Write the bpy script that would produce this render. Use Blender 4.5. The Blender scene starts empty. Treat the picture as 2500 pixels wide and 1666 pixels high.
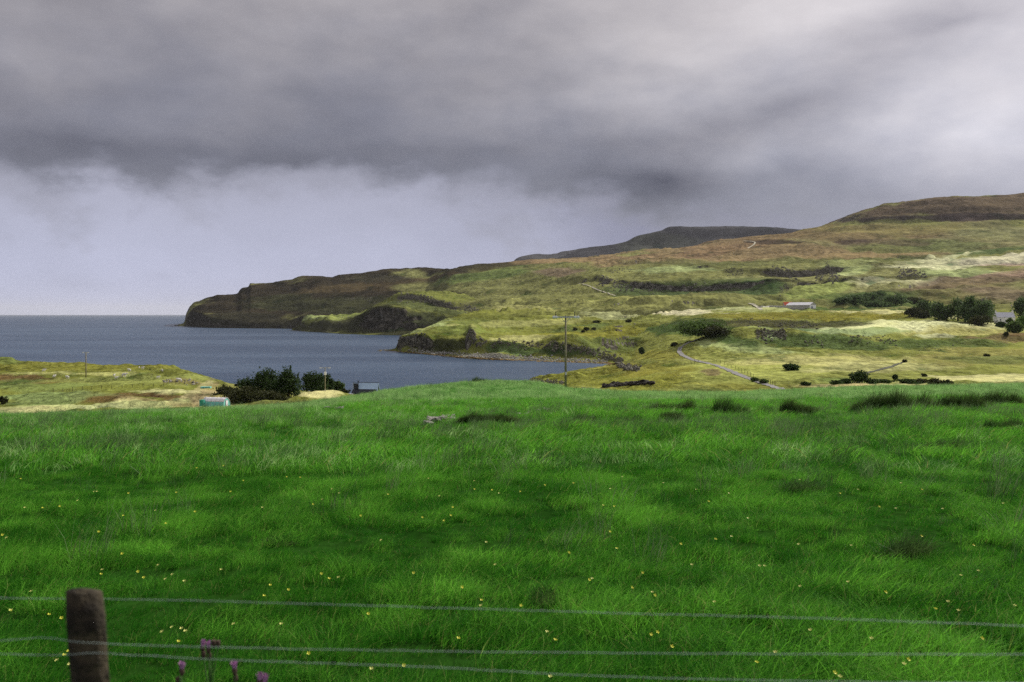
import bpy, bmesh, math, random
import numpy as np
from mathutils import Vector, Matrix, Euler
from mathutils.bvhtree import BVHTree

# ---------------------------------------------------------------- scene, camera, light
S = bpy.context.scene
C = S.collection
H = 35.0                 # eye height above the sea
F = 2222.0               # focal length in photo pixels (32 mm on a 36 mm wide frame of 2500 px)
HY = 768.0               # sea horizon row in the photo

cam_d = bpy.data.cameras.new('camera')
cam_d.lens = 32.0; cam_d.sensor_width = 36.0; cam_d.sensor_fit = 'HORIZONTAL'
cam_d.shift_y = -(833.0 - HY) / 2500.0
cam_d.clip_start = 0.05; cam_d.clip_end = 120000
cam_d.dof.use_dof = True; cam_d.dof.focus_distance = 60.0; cam_d.dof.aperture_fstop = 3.2
cam = bpy.data.objects.new('camera', cam_d); C.objects.link(cam)
cam.location = (0, 0, H); cam.rotation_euler = (math.radians(90), 0, 0)
S.camera = cam

SUN_AZ = math.radians(42.0)     # to the right of the view direction (+Y towards +X)
SUN_EL = math.radians(34.0)
sun_dir = Vector((math.sin(SUN_AZ) * math.cos(SUN_EL), math.cos(SUN_AZ) * math.cos(SUN_EL), math.sin(SUN_EL)))
sun_d = bpy.data.lights.new('sun', 'SUN'); sun_d.energy = 5.0; sun_d.angle = math.radians(1.5)
sun_d.color = (1.0, 0.95, 0.86)
sun = bpy.data.objects.new('sun', sun_d); C.objects.link(sun)
sun.rotation_euler = (-sun_dir).to_track_quat('-Z', 'Y').to_euler()

S.view_settings.view_transform = 'Standard'; S.view_settings.look = 'None'
S.view_settings.exposure = 0.0; S.view_settings.gamma = 1.0
S.view_settings.use_curve_mapping = False
try:
    S.cycles.max_bounces = 3; S.cycles.diffuse_bounces = 2; S.cycles.glossy_bounces = 2; S.cycles.transmission_bounces = 2; S.cycles.transparent_max_bounces = 4
    S.cycles.volume_bounces = 0; S.cycles.sample_clamp_indirect = 3.0; S.cycles.sample_clamp_direct = 8.0; S.cycles.use_adaptive_sampling = True; S.cycles.adaptive_threshold = 0.02; S.cycles.use_denoising = False
except Exception: pass


class NT:
    """small helper for building node trees"""
    def __init__(s, tree): s.t = tree; s.n = tree.nodes; s.l = tree.links
    def node(s, kind, **kw):
        n = s.n.new(kind)
        for k, v in kw.items(): setattr(n, k, v)
        return n
    def put(s, sock, v):
        if isinstance(v, bpy.types.NodeSocket): s.l.new(v, sock)
        elif v is not None:
            try: sock.default_value = v
            except Exception: sock.default_value = (v[0], v[1], v[2], 1.0) if len(v) == 3 else v
    def m(s, op, a, b=None, c=None, clamp=False):
        n = s.node('ShaderNodeMath', operation=op); n.use_clamp = clamp
        for i, v in enumerate((a, b, c)):
            if v is not None: s.put(n.inputs[i], v)
        return n.outputs[0]
    def vm(s, op, a, b=None):
        n = s.node('ShaderNodeVectorMath', operation=op)
        s.put(n.inputs[0], a)
        if b is not None: s.put(n.inputs[1], b)
        return n.outputs[0]
    def ss(s, x, lo, hi, a=0.0, b=1.0):
        n = s.node('ShaderNodeMapRange', interpolation_type='SMOOTHSTEP')
        for i, v in enumerate((x, lo, hi, a, b)): s.put(n.inputs[i], v)
        return n.outputs[0]
    def noise(s, vec, scale, detail=4, rough=0.5, dist=0.0):
        n = s.node('ShaderNodeTexNoise')
        if vec is not None: s.put(n.inputs['Vector'], vec)
        n.inputs['Scale'].default_value = scale; n.inputs['Detail'].default_value = detail
        n.inputs['Roughness'].default_value = rough; n.inputs['Distortion'].default_value = dist
        return n.outputs[0]
    def mix(s, f, a, b, mode='MIX'):
        n = s.node('ShaderNodeMix', data_type='RGBA', blend_type=mode)
        s.put(n.inputs[0], f)
        ca = [i for i in n.inputs if i.type == 'RGBA']
        for sk, v in zip(ca, (a, b)):
            s.put(sk, v if isinstance(v, bpy.types.NodeSocket) else (v[0], v[1], v[2], 1.0))
        return [o for o in n.outputs if o.type == 'RGBA'][0]
    def ramp(s, x, stops, interp='EASE'):
        n = s.node('ShaderNodeValToRGB'); r = n.color_ramp; r.interpolation = interp
        while len(r.elements) < len(stops): r.elements.new(0.5)
        for e, (p, c) in zip(r.elements, stops):
            e.position = p
            e.color = (c, c, c, 1) if isinstance(c, (int, float)) else (c[0], c[1], c[2], 1)
        s.put(n.inputs[0], x)
        return n.outputs[0]
    def comb(s, x, y, z=0.0):
        n = s.node('ShaderNodeCombineXYZ')
        for i, v in enumerate((x, y, z)): s.put(n.inputs[i], v)
        return n.outputs[0]


# ---------------------------------------------------------------- world: broken storm cloud over a Nishita sky
def build_world():
    w = bpy.data.worlds.new('World'); S.world = w; w.use_nodes = True
    try: w.cycles.sampling_method = 'NONE'
    except Exception: pass
    t = NT(w.node_tree); t.n.clear()
    out = t.node('ShaderNodeOutputWorld'); bg = t.node('ShaderNodeBackground')
    t.l.new(bg.outputs[0], out.inputs[0])
    sky = t.node('ShaderNodeTexSky', sky_type='NISHITA')
    sky.sun_disc = False; sky.sun_elevation = SUN_EL; sky.sun_rotation = SUN_AZ
    tc = t.node('ShaderNodeTexCoord')
    d = t.vm('NORMALIZE', tc.outputs['Generated'])
    sp = t.node('ShaderNodeSeparateXYZ'); t.put(sp.inputs[0], d)
    x, y, z = sp.outputs
    el = t.m('MULTIPLY', t.m('ARCSINE', z), 57.2958)
    az = t.m('MULTIPLY', t.m('ARCTAN2', x, y), 57.2958)
    zz = t.m('ADD', t.m('MAXIMUM', z, 0.0), 0.16)
    cp = t.comb(t.m('DIVIDE', x, zz), t.m('DIVIDE', y, zz))
    n_big = t.noise(cp, 0.45, 1, 0.45)
    ae = t.comb(t.m('MULTIPLY', az, 0.1), t.m('MULTIPLY', el, 0.17))
    n_wisp = t.noise(t.vm('ADD', ae, (3.3, 1.7, 0.4)), 1.35, 6, 0.56, 0.0)
    n_soft = t.noise(t.vm('ADD', t.comb(t.m('MULTIPLY', az, 0.035), t.m('MULTIPLY', el, 0.15)), (8.1, 4.2, 0.7)), 1.6, 2, 0.45, 0.0)
    n_lump = t.noise(t.vm('ADD', t.comb(t.m('MULTIPLY', az, 0.075), t.m('MULTIPLY', el, 0.17)), (21.4, 9.3, 5.0)), 1.5, 5, 0.55, 0.0)
    a01 = t.m('MULTIPLY_ADD', az, 1.0 / 80.0, 0.5, clamp=True)        # -40..40 deg -> 0..1
    def A(px): return 0.5 + math.degrees(math.atan((px - 1250) / F)) / 80.0
    azd = t.m('MULTIPLY_ADD', t.m('SUBTRACT', n_wisp, 0.5), 7.0, az)
    eld = t.m('MULTIPLY_ADD', t.m('SUBTRACT', n_soft, 0.5), 5.0, t.m('MULTIPLY_ADD', t.m('SUBTRACT', n_wisp, 0.5), 3.0, el))
    AE = t.comb(azd, eld)
    def bank(px, py, sx_, sy_, rot, amp):
        """one soft bank or break in the cloud, by direction in the sky (degrees)"""
        a0 = math.degrees(math.atan((px - 1250) / F)); e0 = math.degrees(math.atan((HY - py) / F))
        mp = t.node('ShaderNodeMapping', vector_type='TEXTURE'); t.put(mp.inputs['Vector'], AE)
        mp.inputs['Location'].default_value = (a0, e0, 0); mp.inputs['Rotation'].default_value = (0, 0, math.radians(rot)); mp.inputs['Scale'].default_value = (sx_ * 1.9, sy_ * 1.9, 1)
        g = t.node('ShaderNodeTexGradient', gradient_type='QUADRATIC_SPHERE'); t.put(g.inputs[0], mp.outputs[0])
        return t.m('MULTIPLY', g.outputs['Fac'], amp)
    fac = t.m('ADD', t.m('MULTIPLY_ADD', t.m('SUBTRACT', n_soft, 0.5), 0.48, 1.0), t.m('MULTIPLY', t.m('SUBTRACT', n_lump, 0.5), 0.85))
    for b_ in ((1680, 170, 9, 2.6, 8, .30), (2300, 130, 8, 1.8, 18, -.42), (2420, 340, 7, 2.6, 8, .36), (1250, 345, 13, 1.9, 2, -.26), (1850, 330, 7, 1.5, 12, -.20),
               (250, 390, 9, 1.3, 0, -.32), (60, 190, 6, 2.0, 0, .16), (1450, 40, 8, 2.0, 0, .14), (850, 120, 9, 3.0, 0, -.10), (1620, 500, 8, 1.5, 3, -.52), (760, 400, 2.5, 1.0, 0, -.18)):
        fac = t.m('ADD', fac, bank(*b_))
    edge = t.m('MULTIPLY', t.ramp(a01, [(0.0, .36), (A(100), .375), (A(480), .405), (A(900), .41), (A(1180), .385), (A(1330), .31), (A(1700), .27),
                                        (A(2100), .23), (A(2500), .20)]), 20.0)
    wob = t.m('MULTIPLY', t.m('SUBTRACT', n_wisp, 0.5), 11.0)
    e = t.m('ADD', t.m('SUBTRACT', el, edge), wob)
    mask = t.m('MULTIPLY', t.ss(e, -1.3, 1.5), t.ss(az, 30.0, 12.0, 0.72, 1.0))
    # cloud body: dark at the base, paler upwards, brighter towards the hidden sun on the right
    up = t.ss(e, 0.0, 15.0)
    right = t.ss(t.m('ADD', az, t.m('MULTIPLY', t.m('SUBTRACT', n_big, 0.5), 16.0)), -3.0, 30.0)
    body = t.mix(up, (0.185, 0.188, 0.240), (0.400, 0.375, 0.395))
    bright = t.mix(up, (0.37, 0.38, 0.47), (0.80, 0.755, 0.775))
    cloud = t.mix(right, body, bright)
    cloud = t.mix(1.0, cloud, t.comb(fac, fac, t.m('MULTIPLY_ADD', fac, 0.92, 0.08)), 'MULTIPLY')
    # the clearer air under the cloud: lavender grey, darker rain towards the hills
    low = t.mix(t.ss(el, 0.0, 9.0), (0.480, 0.505, 0.690), (0.425, 0.430, 0.545))
    rain = t.ramp(a01, [(0.0, 1.0), (A(0), 1.02), (A(900), .97), (A(1250), .88), (A(1600), .52), (A(2000), .50), (A(2250), .75), (A(2500), 1.35)])
    low = t.mix(1.0, low, t.comb(rain, rain, t.m('MULTIPLY_ADD', rain, 0.85, 0.15)), 'MULTIPLY')
    lv = t.m('ADD', t.m('MULTIPLY_ADD', t.m('SUBTRACT', n_wisp, 0.5), 0.30, 1.0), t.m('ADD', bank(200, 665, 2.2, .5, 0, -.10), bank(430, 655, 1.2, .45, 0, -.07)))
    low = t.mix(1.0, low, t.comb(lv, lv, lv), 'MULTIPLY')
    # thin ragged scud hanging under the main deck
    n_scud = t.noise(t.vm('ADD', t.comb(t.m('MULTIPLY', az, 0.09), t.m('MULTIPLY', el, 0.13)), (13.1, 6.6, 2.0)), 1.7, 5, 0.6, 0.0)
    e2 = t.m('ADD', t.m('ADD', t.m('SUBTRACT', el, edge), 2.6), t.m('MULTIPLY', t.m('SUBTRACT', n_scud, 0.5), 15.0))
    scud = t.m('MULTIPLY', t.ss(e2, -0.5, 3.2), 0.48)
    low = t.mix(scud, low, (0.285, 0.285, 0.350))
    col = t.mix(mask, low, cloud)
    nis = t.mix(1.0, sky.outputs[0], (0.10, 0.10, 0.10), 'MULTIPLY')
    col = t.mix(0.04, col, nis)
    t.put(bg.inputs[0], col); bg.inputs[1].default_value = 1.0
build_world()


# ---------------------------------------------------------------- numeric helpers
rng = np.random.default_rng(7)
random.seed(7)
_perm = np.random.default_rng(11).permutation(256); _perm = np.concatenate([_perm, _perm, _perm])
_ga = np.random.default_rng(12).uniform(0, 2 * math.pi, 256)
_gx, _gy = np.cos(_ga), np.sin(_ga)

def perlin(x, y):
    x = np.asarray(x, float); y = np.asarray(y, float)
    xi = np.floor(x).astype(int); yi = np.floor(y).astype(int)
    xf, yf = x - xi, y - yi
    xi &= 255; yi &= 255
    u = xf * xf * xf * (xf * (xf * 6 - 15) + 10); v = yf * yf * yf * (yf * (yf * 6 - 15) + 10)
    def g(ix, iy, dx, dy):
        h = _perm[_perm[ix] + iy]
        return _gx[h] * dx + _gy[h] * dy
    a = g(xi, yi, xf, yf); b = g(xi + 1, yi, xf - 1, yf)
    c = g(xi, yi + 1, xf, yf - 1); d = g(xi + 1, yi + 1, xf - 1, yf - 1)
    return (a + u * (b - a)) * (1 - v) + (c + u * (d - c)) * v * 1.0

def fbm(x, y, wl, octs=4, gain=0.5, seed=0.0):
    s = 0.0; a = 1.0; f = 1.0 / wl
    for i in range(octs):
        s = s + a * perlin(np.asarray(x) * f + seed * 17.3 + i * 5.2, np.asarray(y) * f + seed * 9.1 + i * 3.7)
        a *= gain; f *= 2.03
    return s * 1.4

def pchip_axis0(v, tq):
    """monotone interpolation of rows v[R, C] at fractional row positions tq"""
    R = v.shape[0]; d = np.diff(v, axis=0)
    m = np.zeros_like(v)
    if R > 2:
        a, b = d[:-1], d[1:]
        same = (a * b) > 0
        m[1:-1] = np.where(same, 2 * a * b / np.where(same, a + b, 1), 0)
    m[0], m[-1] = d[0], d[-1]
    i = np.clip(np.floor(tq).astype(int), 0, R - 2); u = (tq - i)[:, None]
    h00 = 2 * u**3 - 3 * u**2 + 1; h10 = u**3 - 2 * u**2 + u
    h01 = -2 * u**3 + 3 * u**2; h11 = u**3 - u**2
    return h00 * v[i] + h10 * m[i] + h01 * v[i + 1] + h11 * m[i + 1]

def pchip(xs, ys, xq):
    xs = np.asarray(xs, float); ys = np.asarray(ys, float)
    h = np.diff(xs); d = np.diff(ys) / h; m = np.zeros_like(ys)
    for k in range(1, len(xs) - 1):
        if d[k - 1] * d[k] > 0:
            w1 = 2 * h[k] + h[k - 1]; w2 = h[k] + 2 * h[k - 1]
            m[k] = (w1 + w2) / (w1 / d[k - 1] + w2 / d[k])
    m[0], m[-1] = d[0], d[-1]
    xq = np.clip(xq, xs[0], xs[-1])
    i = np.clip(np.searchsorted(xs, xq, 'right') - 1, 0, len(xs) - 2)
    u = (xq - xs[i]) / h[i]
    return ((2*u**3 - 3*u**2 + 1) * ys[i] + (u**3 - 2*u**2 + u) * h[i] * m[i]
            + (-2*u**3 + 3*u**2) * ys[i+1] + (u**3 - u**2) * h[i] * m[i+1])

def pos(px, py, Y):
    return Vector(((px - 1250.0) * Y / F, Y, H - (py - HY) * Y / F))

def sstep(x, a, b):
    t = np.clip((x - a) / (b - a), 0, 1); return t * t * (3 - 2 * t)


# ---------------------------------------------------------------- object helpers
def mesh_np(name, verts, faces, mat=None, smooth=False, attrs=None, col=None, mats=None):
    me = bpy.data.meshes.new(name)
    verts = np.asarray(verts, np.float32).reshape(-1, 3)
    faces = np.asarray(faces, np.int32)
    k = faces.shape[1]
    me.vertices.add(len(verts)); me.vertices.foreach_set('co', verts.ravel())
    me.loops.add(faces.size); me.loops.foreach_set('vertex_index', faces.ravel())
    me.polygons.add(len(faces))
    me.polygons.foreach_set('loop_start', np.arange(0, faces.size, k, dtype=np.int32))
    me.polygons.foreach_set('loop_total', np.full(len(faces), k, np.int32))
    me.polygons.foreach_set('use_smooth', np.full(len(faces), smooth, bool))
    me.update(calc_edges=True)
    if attrs:
        for an, av in attrs.items():
            a = me.attributes.new(an, 'FLOAT', 'POINT'); a.data.foreach_set('value', np.asarray(av, np.float32).ravel())
    if col is not None:
        a = me.attributes.new('tint', 'FLOAT_COLOR', 'POINT')
        c4 = np.ones((len(verts), 4), np.float32); c4[:, :3] = col; a.data.foreach_set('color', c4.ravel())
    if mat: me.materials.append(mat)
    for m_ in (mats or []): me.materials.append(m_)
    return me

def add(name, me, parent=None, loc=None):
    o = bpy.data.objects.new(name, me); C.objects.link(o)
    if parent is not None: o.parent = parent
    if loc is not None: o.location = loc
    return o

def tag(o, label=None, cat=None, group=None, kind=None):
    if label: o['label'] = label
    if cat: o['category'] = cat
    if group: o['group'] = group
    if kind: o['kind'] = kind
    return o

def empty(name, loc, rz=0.0):
    o = bpy.data.objects.new(name, None); C.objects.link(o)
    o.location = loc; o.rotation_euler = (0, 0, rz); o.empty_display_size = 0.2
    return o

def bm_mesh(name, bm, mat, smooth=False):
    me = bpy.data.meshes.new(name); bm.to_mesh(me); bm.free()
    if smooth:
        me.polygons.foreach_set('use_smooth', np.ones(len(me.polygons), bool))
    me.materials.append(mat); return me

def bm_box(bm, c, s, rz=0.0):
    mt = Matrix.Translation(c) @ Matrix.Rotation(rz, 4, 'Z') @ Matrix.Diagonal((s[0], s[1], s[2], 1))
    return bmesh.ops.create_cube(bm, size=1.0, matrix=mt)

def bm_tube(bm, pts, radii, seg=8, caps=True):
    rings = []
    pts = [Vector(p) for p in pts]
    for i, p in enumerate(pts):
        a = pts[min(i + 1, len(pts) - 1)] - pts[max(i - 1, 0)]
        a.normalize()
        ref = Vector((0, 0, 1)) if abs(a.z) < 0.9 else Vector((1, 0, 0))
        u = a.cross(ref).normalized(); v = a.cross(u).normalized()
        r = radii[i] if hasattr(radii, '__len__') else radii
        rings.append([bm.verts.new(p + (u * math.cos(2 * math.pi * k / seg) + v * math.sin(2 * math.pi * k / seg)) * r) for k in range(seg)])
    for a, b in zip(rings[:-1], rings[1:]):
        for k in range(seg):
            bm.faces.new((a[k], a[(k + 1) % seg], b[(k + 1) % seg], b[k]))
    if caps:
        bm.faces.new(rings[0][::-1]); bm.faces.new(rings[-1])


# ---------------------------------------------------------------- materials
MATS = {}
def mat_new(name):
    m = bpy.data.materials.new(name); m.use_nodes = True
    t = NT(m.node_tree); t.n.clear()
    out = t.node('ShaderNodeOutputMaterial'); b = t.node('ShaderNodeBsdfPrincipled')
    t.l.new(b.outputs[0], out.inputs[0])
    b.inputs['Specular IOR Level'].default_value = 0.25
    MATS[name] = m
    return m, t, b, out

def simple(name, col, rough=0.8, var=0.25, scale=3.0, metal=0.0, col2=None, bump=0.0):
    m, t, b, out = mat_new(name)
    tc = t.node('ShaderNodeTexCoord')
    n = t.noise(tc.outputs['Object'], scale, 5, 0.6)
    c2 = col2 or tuple(c * (1 - var) for c in col)
    t.put(b.inputs['Base Color'], t.mix(t.ss(n, 0.35, 0.65), col, c2))
    b.inputs['Roughness'].default_value = rough; b.inputs['Metallic'].default_value = metal
    if bump:
        bp = t.node('ShaderNodeBump'); bp.inputs['Strength'].default_value = bump; bp.inputs['Distance'].default_value = 0.05
        t.put(bp.inputs['Height'], n); t.l.new(bp.outputs[0], b.inputs['Normal'])
    return m

def land_material(name, s_fine, s_mid, bump_d, contrast=1.0, straw_amt=0.70):
    """vegetation colour with painted sun and shade comes from the vertex attribute 'tint', bare rock from 'rock'"""
    m, t, b, out = mat_new(name)
    at = t.node('ShaderNodeAttribute', attribute_name='tint')
    ar = t.node('ShaderNodeAttribute', attribute_name='rock')
    tc = t.node('ShaderNodeTexCoord'); P = tc.outputs['Object']
    Ps = t.vm('MULTIPLY', P, (1.0, 0.55, 1.6))
    n1 = t.noise(Ps, s_mid, 5, 0.62, 0.4)
    n2 = t.noise(t.vm('ADD', Ps, (31.0, 7.0, 3.0)), s_fine, 4, 0.65, 0.3)
    n3 = t.noise(t.vm('ADD', P, (91.0, 17.0, 3.0)), s_mid * 0.27, 4, 0.55, 0.6)
    v1 = t.m('MULTIPLY_ADD', t.m('SUBTRACT', n1, 0.5), 2.3 * contrast, 1.0)
    v2 = t.m('MULTIPLY_ADD', t.m('SUBTRACT', n2, 0.5), 3.0 * contrast, 1.0)
    v = t.m('MAXIMUM', t.m('MULTIPLY', v1, v2), 0.25)
    veg = t.mix(1.0, at.outputs[0], t.comb(v, v, v), 'MULTIPLY')
    # straw-coloured and mossy individual tussock patches
    straw = t.mix(1.0, at.outputs[0], (1.60, 1.58, 1.45), 'MULTIPLY')
    moss = t.mix(1.0, at.outputs[0], (0.50, 0.68, 0.60), 'MULTIPLY')
    veg = t.mix(t.m('MULTIPLY', t.ss(n3, 0.50, 0.64), straw_amt), veg, straw)
    veg = t.mix(t.m('MULTIPLY', t.ss(n1, 0.42, 0.30), 0.7), veg, moss)
    rn = t.noise(P, s_fine * 1.3, 4, 0.7)
    rock = t.ramp(rn, [(0.0, (0.024, 0.022, 0.018)), (0.42, (0.060, 0.055, 0.042)), (0.54, (0.12, 0.11, 0.085)), (0.68, (0.32, 0.30, 0.25))], 'LINEAR')
    rmask = t.ss(t.m('ADD', ar.outputs['Fac'], t.m('ADD', t.m('MULTIPLY', t.m('SUBTRACT', n2, 0.5), 1.2), t.m('MULTIPLY', t.m('SUBTRACT', n1, 0.5), 1.4))), 0.46, 0.66)
    sp = t.node('ShaderNodeSeparateColor'); t.put(sp.inputs[0], at.outputs[0])
    rl = t.m('MINIMUM', t.m('MULTIPLY_ADD', sp.outputs[1], 7.0, 0.12), 1.0)      # rock darkened where the tint is dark, deepening the headland's painted shade
    rock = t.mix(1.0, rock, t.comb(rl, rl, rl), 'MULTIPLY')
    t.put(b.inputs['Base Color'], t.mix(rmask, veg, rock))
    b.inputs['Roughness'].default_value = 1.0; b.inputs['Specular IOR Level'].default_value = 0.0
    bp = t.node('ShaderNodeBump'); bp.inputs['Strength'].default_value = 0.9; bp.inputs['Distance'].default_value = bump_d
    t.put(bp.inputs['Height'], t.m('ADD', n1, t.m('MULTIPLY', n2, 0.6))); t.l.new(bp.outputs[0], b.inputs['Normal'])
    return m

M_far = land_material('moorland_far', 0.06, 0.012, 6.0, 0.5)
M_mid = land_material('moorland_mid', 0.10, 0.024, 5.0, 0.90, 0.60)
M_near = land_material('rough_pasture', 0.42, 0.075, 1.8, 1.0)
M_field = land_material('field_turf', 3.0, 0.5, 0.12, 0.6, 0.1)

def sea_material():
    m, t, b, out = mat_new('sea_water')
    tc = t.node('ShaderNodeTexCoord'); P = tc.outputs['Object']
    Pw = t.vm('MULTIPLY', P, (0.55, 1.0, 1.0))
    w1 = t.noise(Pw, 0.22, 5, 0.6, 0.4)
    w2 = t.noise(t.vm('ADD', Pw, (77, 3, 0)), 0.05, 4, 0.55, 0.3)
    w3 = t.noise(t.vm('MULTIPLY', P, (0.25, 1.0, 1.0)), 0.006, 4, 0.5)
    h = t.m('ADD', t.m('MULTIPLY', w1, 0.9), t.m('MULTIPLY', w2, 2.2))
    bp = t.node('ShaderNodeBump'); bp.inputs['Strength'].default_value = 1.0; bp.inputs['Distance'].default_value = 1.0
    t.put(bp.inputs['Height'], h); t.l.new(bp.outputs[0], b.inputs['Normal'])
    t.put(b.inputs['Base Color'], t.mix(t.ss(w3, 0.40, 0.60), (0.018, 0.046, 0.092), (0.042, 0.078, 0.132)))
    b.inputs['Roughness'].default_value = 0.32; b.inputs['IOR'].default_value = 1.33
    b.inputs['Specular IOR Level'].default_value = 0.26
    return m
M_sea = sea_material()


# ---------------------------------------------------------------- vegetation palette; cloud shade and sunlight are mixed into some tones
OLIVE = (0.165, 0.163, 0.058); GREEN = (0.115, 0.165, 0.045); DKGREEN = (0.045, 0.075, 0.022)
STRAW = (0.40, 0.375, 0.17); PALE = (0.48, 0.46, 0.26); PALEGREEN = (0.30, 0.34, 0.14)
HEATH = (0.105, 0.078, 0.040); SHADED_HEATH = (0.030, 0.024, 0.015); RUST = (0.215, 0.148, 0.078)
HEATHER = (0.15, 0.105, 0.075); SLATE = (0.058, 0.055, 0.058); FIELD = (0.045, 0.155, 0.022)
BROWN = (0.115, 0.062, 0.032); SAND = (0.30, 0.26, 0.13)

def paint(PX, PY, X, Y, base, patches, wl):
    col = np.empty(PX.shape + (3,)); col[:] = base
    n1 = fbm(X, Y, wl, 4, 0.55, 3.1); n2 = fbm(X, Y, wl * 0.7, 4, 0.55, 8.4)
    for (cx, cy, rx, ry, c, *k) in patches:
        st = k[0] if k else 1.0; rot = math.radians(k[1]) if len(k) > 1 else 0.0
        dx, dy = PX - cx, PY - cy
        u = (dx * math.cos(rot) + dy * math.sin(rot)) / rx; v = (-dx * math.sin(rot) + dy * math.cos(rot)) / ry
        r = np.sqrt(u * u + v * v) + 0.45 * n1 + 0.25 * n2
        w = (1 - sstep(r, 0.72, 1.12)) * st
        col = col * (1 - w[..., None]) + np.array(c) * w[..., None]
    return col

BVHS = []; LOFTS = {}
def loft(name, rows, px0, px1, dpx, mat, base, patches, amp, wl, label, wl_paint=None, rock_nz=(0.62, 0.42), step=2.2,
         jag=0.0, smax=22, kind='structure', terr=0.0, hook=None, rockfix=None, hum=(0.0, 30.0), hum_mask=None, hue=(1.0, 1.05, 1.08)):
    cols = np.arange(px0, px1 + dpx, dpx, dtype=float)
    PYr = np.array([pchip([p[0] for p in r], [p[1] for p in r], cols) for r in rows])
    Yr = np.array([pchip([p[0] for p in r], [p[2] for p in r], cols) for r in rows])
    Zr = H - (PYr - HY) * Yr / F
    tq = [0.0]
    for i in range(len(rows) - 1):
        span = np.percentile(np.abs(PYr[i + 1] - PYr[i]), 80)
        n = int(np.clip(span / step, 5, smax))
        tq += list(i + np.arange(1, n + 1) / n)
    tq = np.array(tq)
    Yg = pchip_axis0(Yr, tq); Zg = pchip_axis0(Zr, tq)
    X = (cols[None, :] - 1250.0) * Yg / F
    PX = np.repeat(cols[None, :], len(tq), 0); PY = HY + (H - Zg) * F / Yg
    n = fbm(X, Yg, wl, 6, 0.56, 1.0) + 0.55 * fbm(X * 0.4, Yg, wl * 0.35, 5, 0.6, 5.0)
    fade = sstep(Zg, -1.0, 3.0)
    wx = X + hum[1] * .8 * fbm(X, Yg, hum[1] * 1.7, 3, .5, 21.0); wy = Yg + hum[1] * .8 * fbm(X, Yg, hum[1] * 1.9, 3, .5, 27.0)
    hm = np.abs(perlin(wx / hum[1] + 3.3, wy / (hum[1] * 1.3) + 1.1)) + .5 * np.abs(perlin(wx / hum[1] * 2.1 + 7.7, wy / hum[1] * 1.7 + 4.1)) + .22 * np.abs(perlin(wx / hum[1] * 4.6, wy / hum[1] * 3.9 + 9.1))
    hm = hm - .30
    hm = hm * (0.45 + 0.9 * sstep(fbm(X, Yg, hum[1] * 5, 2, .5, 12.0), -.35, .4))
    if hum_mask is not None: hm = hm * hum_mask(PX, PY)
    Zd = Zg + (amp * n + hum[0] * hm) * fade
    if terr:
        Zd = Zd + terr * np.sin(Zd / (terr * 1.9) + 1.7 * fbm(X, Yg, wl * 2, 2, 0.5, 2.0)) * 0.55 * fade
    # steep faces
    def slope(z):
        gy = np.gradient(z, axis=0) / np.maximum(np.abs(np.gradient(Yg, axis=0)), 0.05)
        gx = np.gradient(z, axis=1) / np.maximum(np.abs(np.gradient(X, axis=1)), 0.05)
        return 1 / np.sqrt(1 + gy * gy + gx * gx)
    nz = slope(Zd)
    rock = 1 - sstep(nz, rock_nz[1], rock_nz[0])
    if rockfix is not None: rock = np.clip(rock + rockfix(PX, PY, X, Yg, Zd), 0, 1)
    if jag:
        Yg = Yg + rock * jag * (fbm(X, Zd * 0.5, jag * 2.2, 4, 0.6, 4.0) + 0.6 * np.abs(fbm(X, Zd * 0.15, jag * 0.9, 3, 0.6, 6.0)))
        Zd = Zd + rock * jag * 0.25 * fbm(X, Yg, jag * 1.2, 3, 0.6, 7.0) * fade
        X = (cols[None, :] - 1250.0) * Yg / F
    if hook is not None: X, Yg, Zd = hook(PX, PY, X, Yg, Zd)
    col = paint(PX, PY, X, Yg, base, patches, wl_paint or wl) * np.array(hue)
    R, K = X.shape
    V = np.stack([X, Yg, Zd], -1).reshape(-1, 3)
    idx = np.arange(R * K).reshape(R, K)
    f = np.stack([idx[:-1, :-1], idx[:-1, 1:], idx[1:, 1:], idx[1:, :-1]], -1).reshape(-1, 4)
    me = mesh_np(name, V, f, mat, True, {'rock': rock.reshape(-1)}, col.reshape(-1, 3))
    o = add(name, me); tag(o, label, None, None, kind)
    bv = BVHTree.FromPolygons([tuple(v) for v in V.tolist()], f.tolist())
    BVHS.append(bv); LOFTS[name] = bv
    return o

def hit(px, py, only=None):
    """point of the terrain seen at a photo pixel"""
    o = Vector((0, 0, H)); d = (pos(px, py, 100.0) - o).normalized()
    best = None
    for n_, b in LOFTS.items():
        if only and n_ not in only: continue
        h = b.ray_cast(o, d)
        if h[0] is not None and (best is None or h[3] < best[1]): best = (h[0], h[3])
    if best is None:      # fall back to the sea plane
        k = H / max(1e-4, -d.z) if d.z < 0 else 3000.0
        return o + d * k
    return best[0]

def ground(x, y, only=None):
    best = None
    for n_, b in LOFTS.items():
        if only and n_ not in only: continue
        h = b.ray_cast(Vector((x, y, 900.0)), Vector((0, 0, -1)))
        if h[0] is not None and (best is None or h[0].z > best): best = h[0].z
    return best

def yrow(Y, pts): return [(p[0], p[1], Y) for p in pts]
def wl_row(pts, dz=0.0, dY=0.0):
    """row on the waterline: depth follows from the sea level"""
    r = []
    for px, py in pts:
        Y = (H - dz) * F / (py - HY); r.append((px, py, Y + dY))
    return r
def sea_row(rows, z, dY):
    """same columns as a row, moved in depth and set to a height"""
    return [(px, HY + (H - z) * F / (Y + dY), Y + dY) for px, py, Y in rows]


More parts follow.
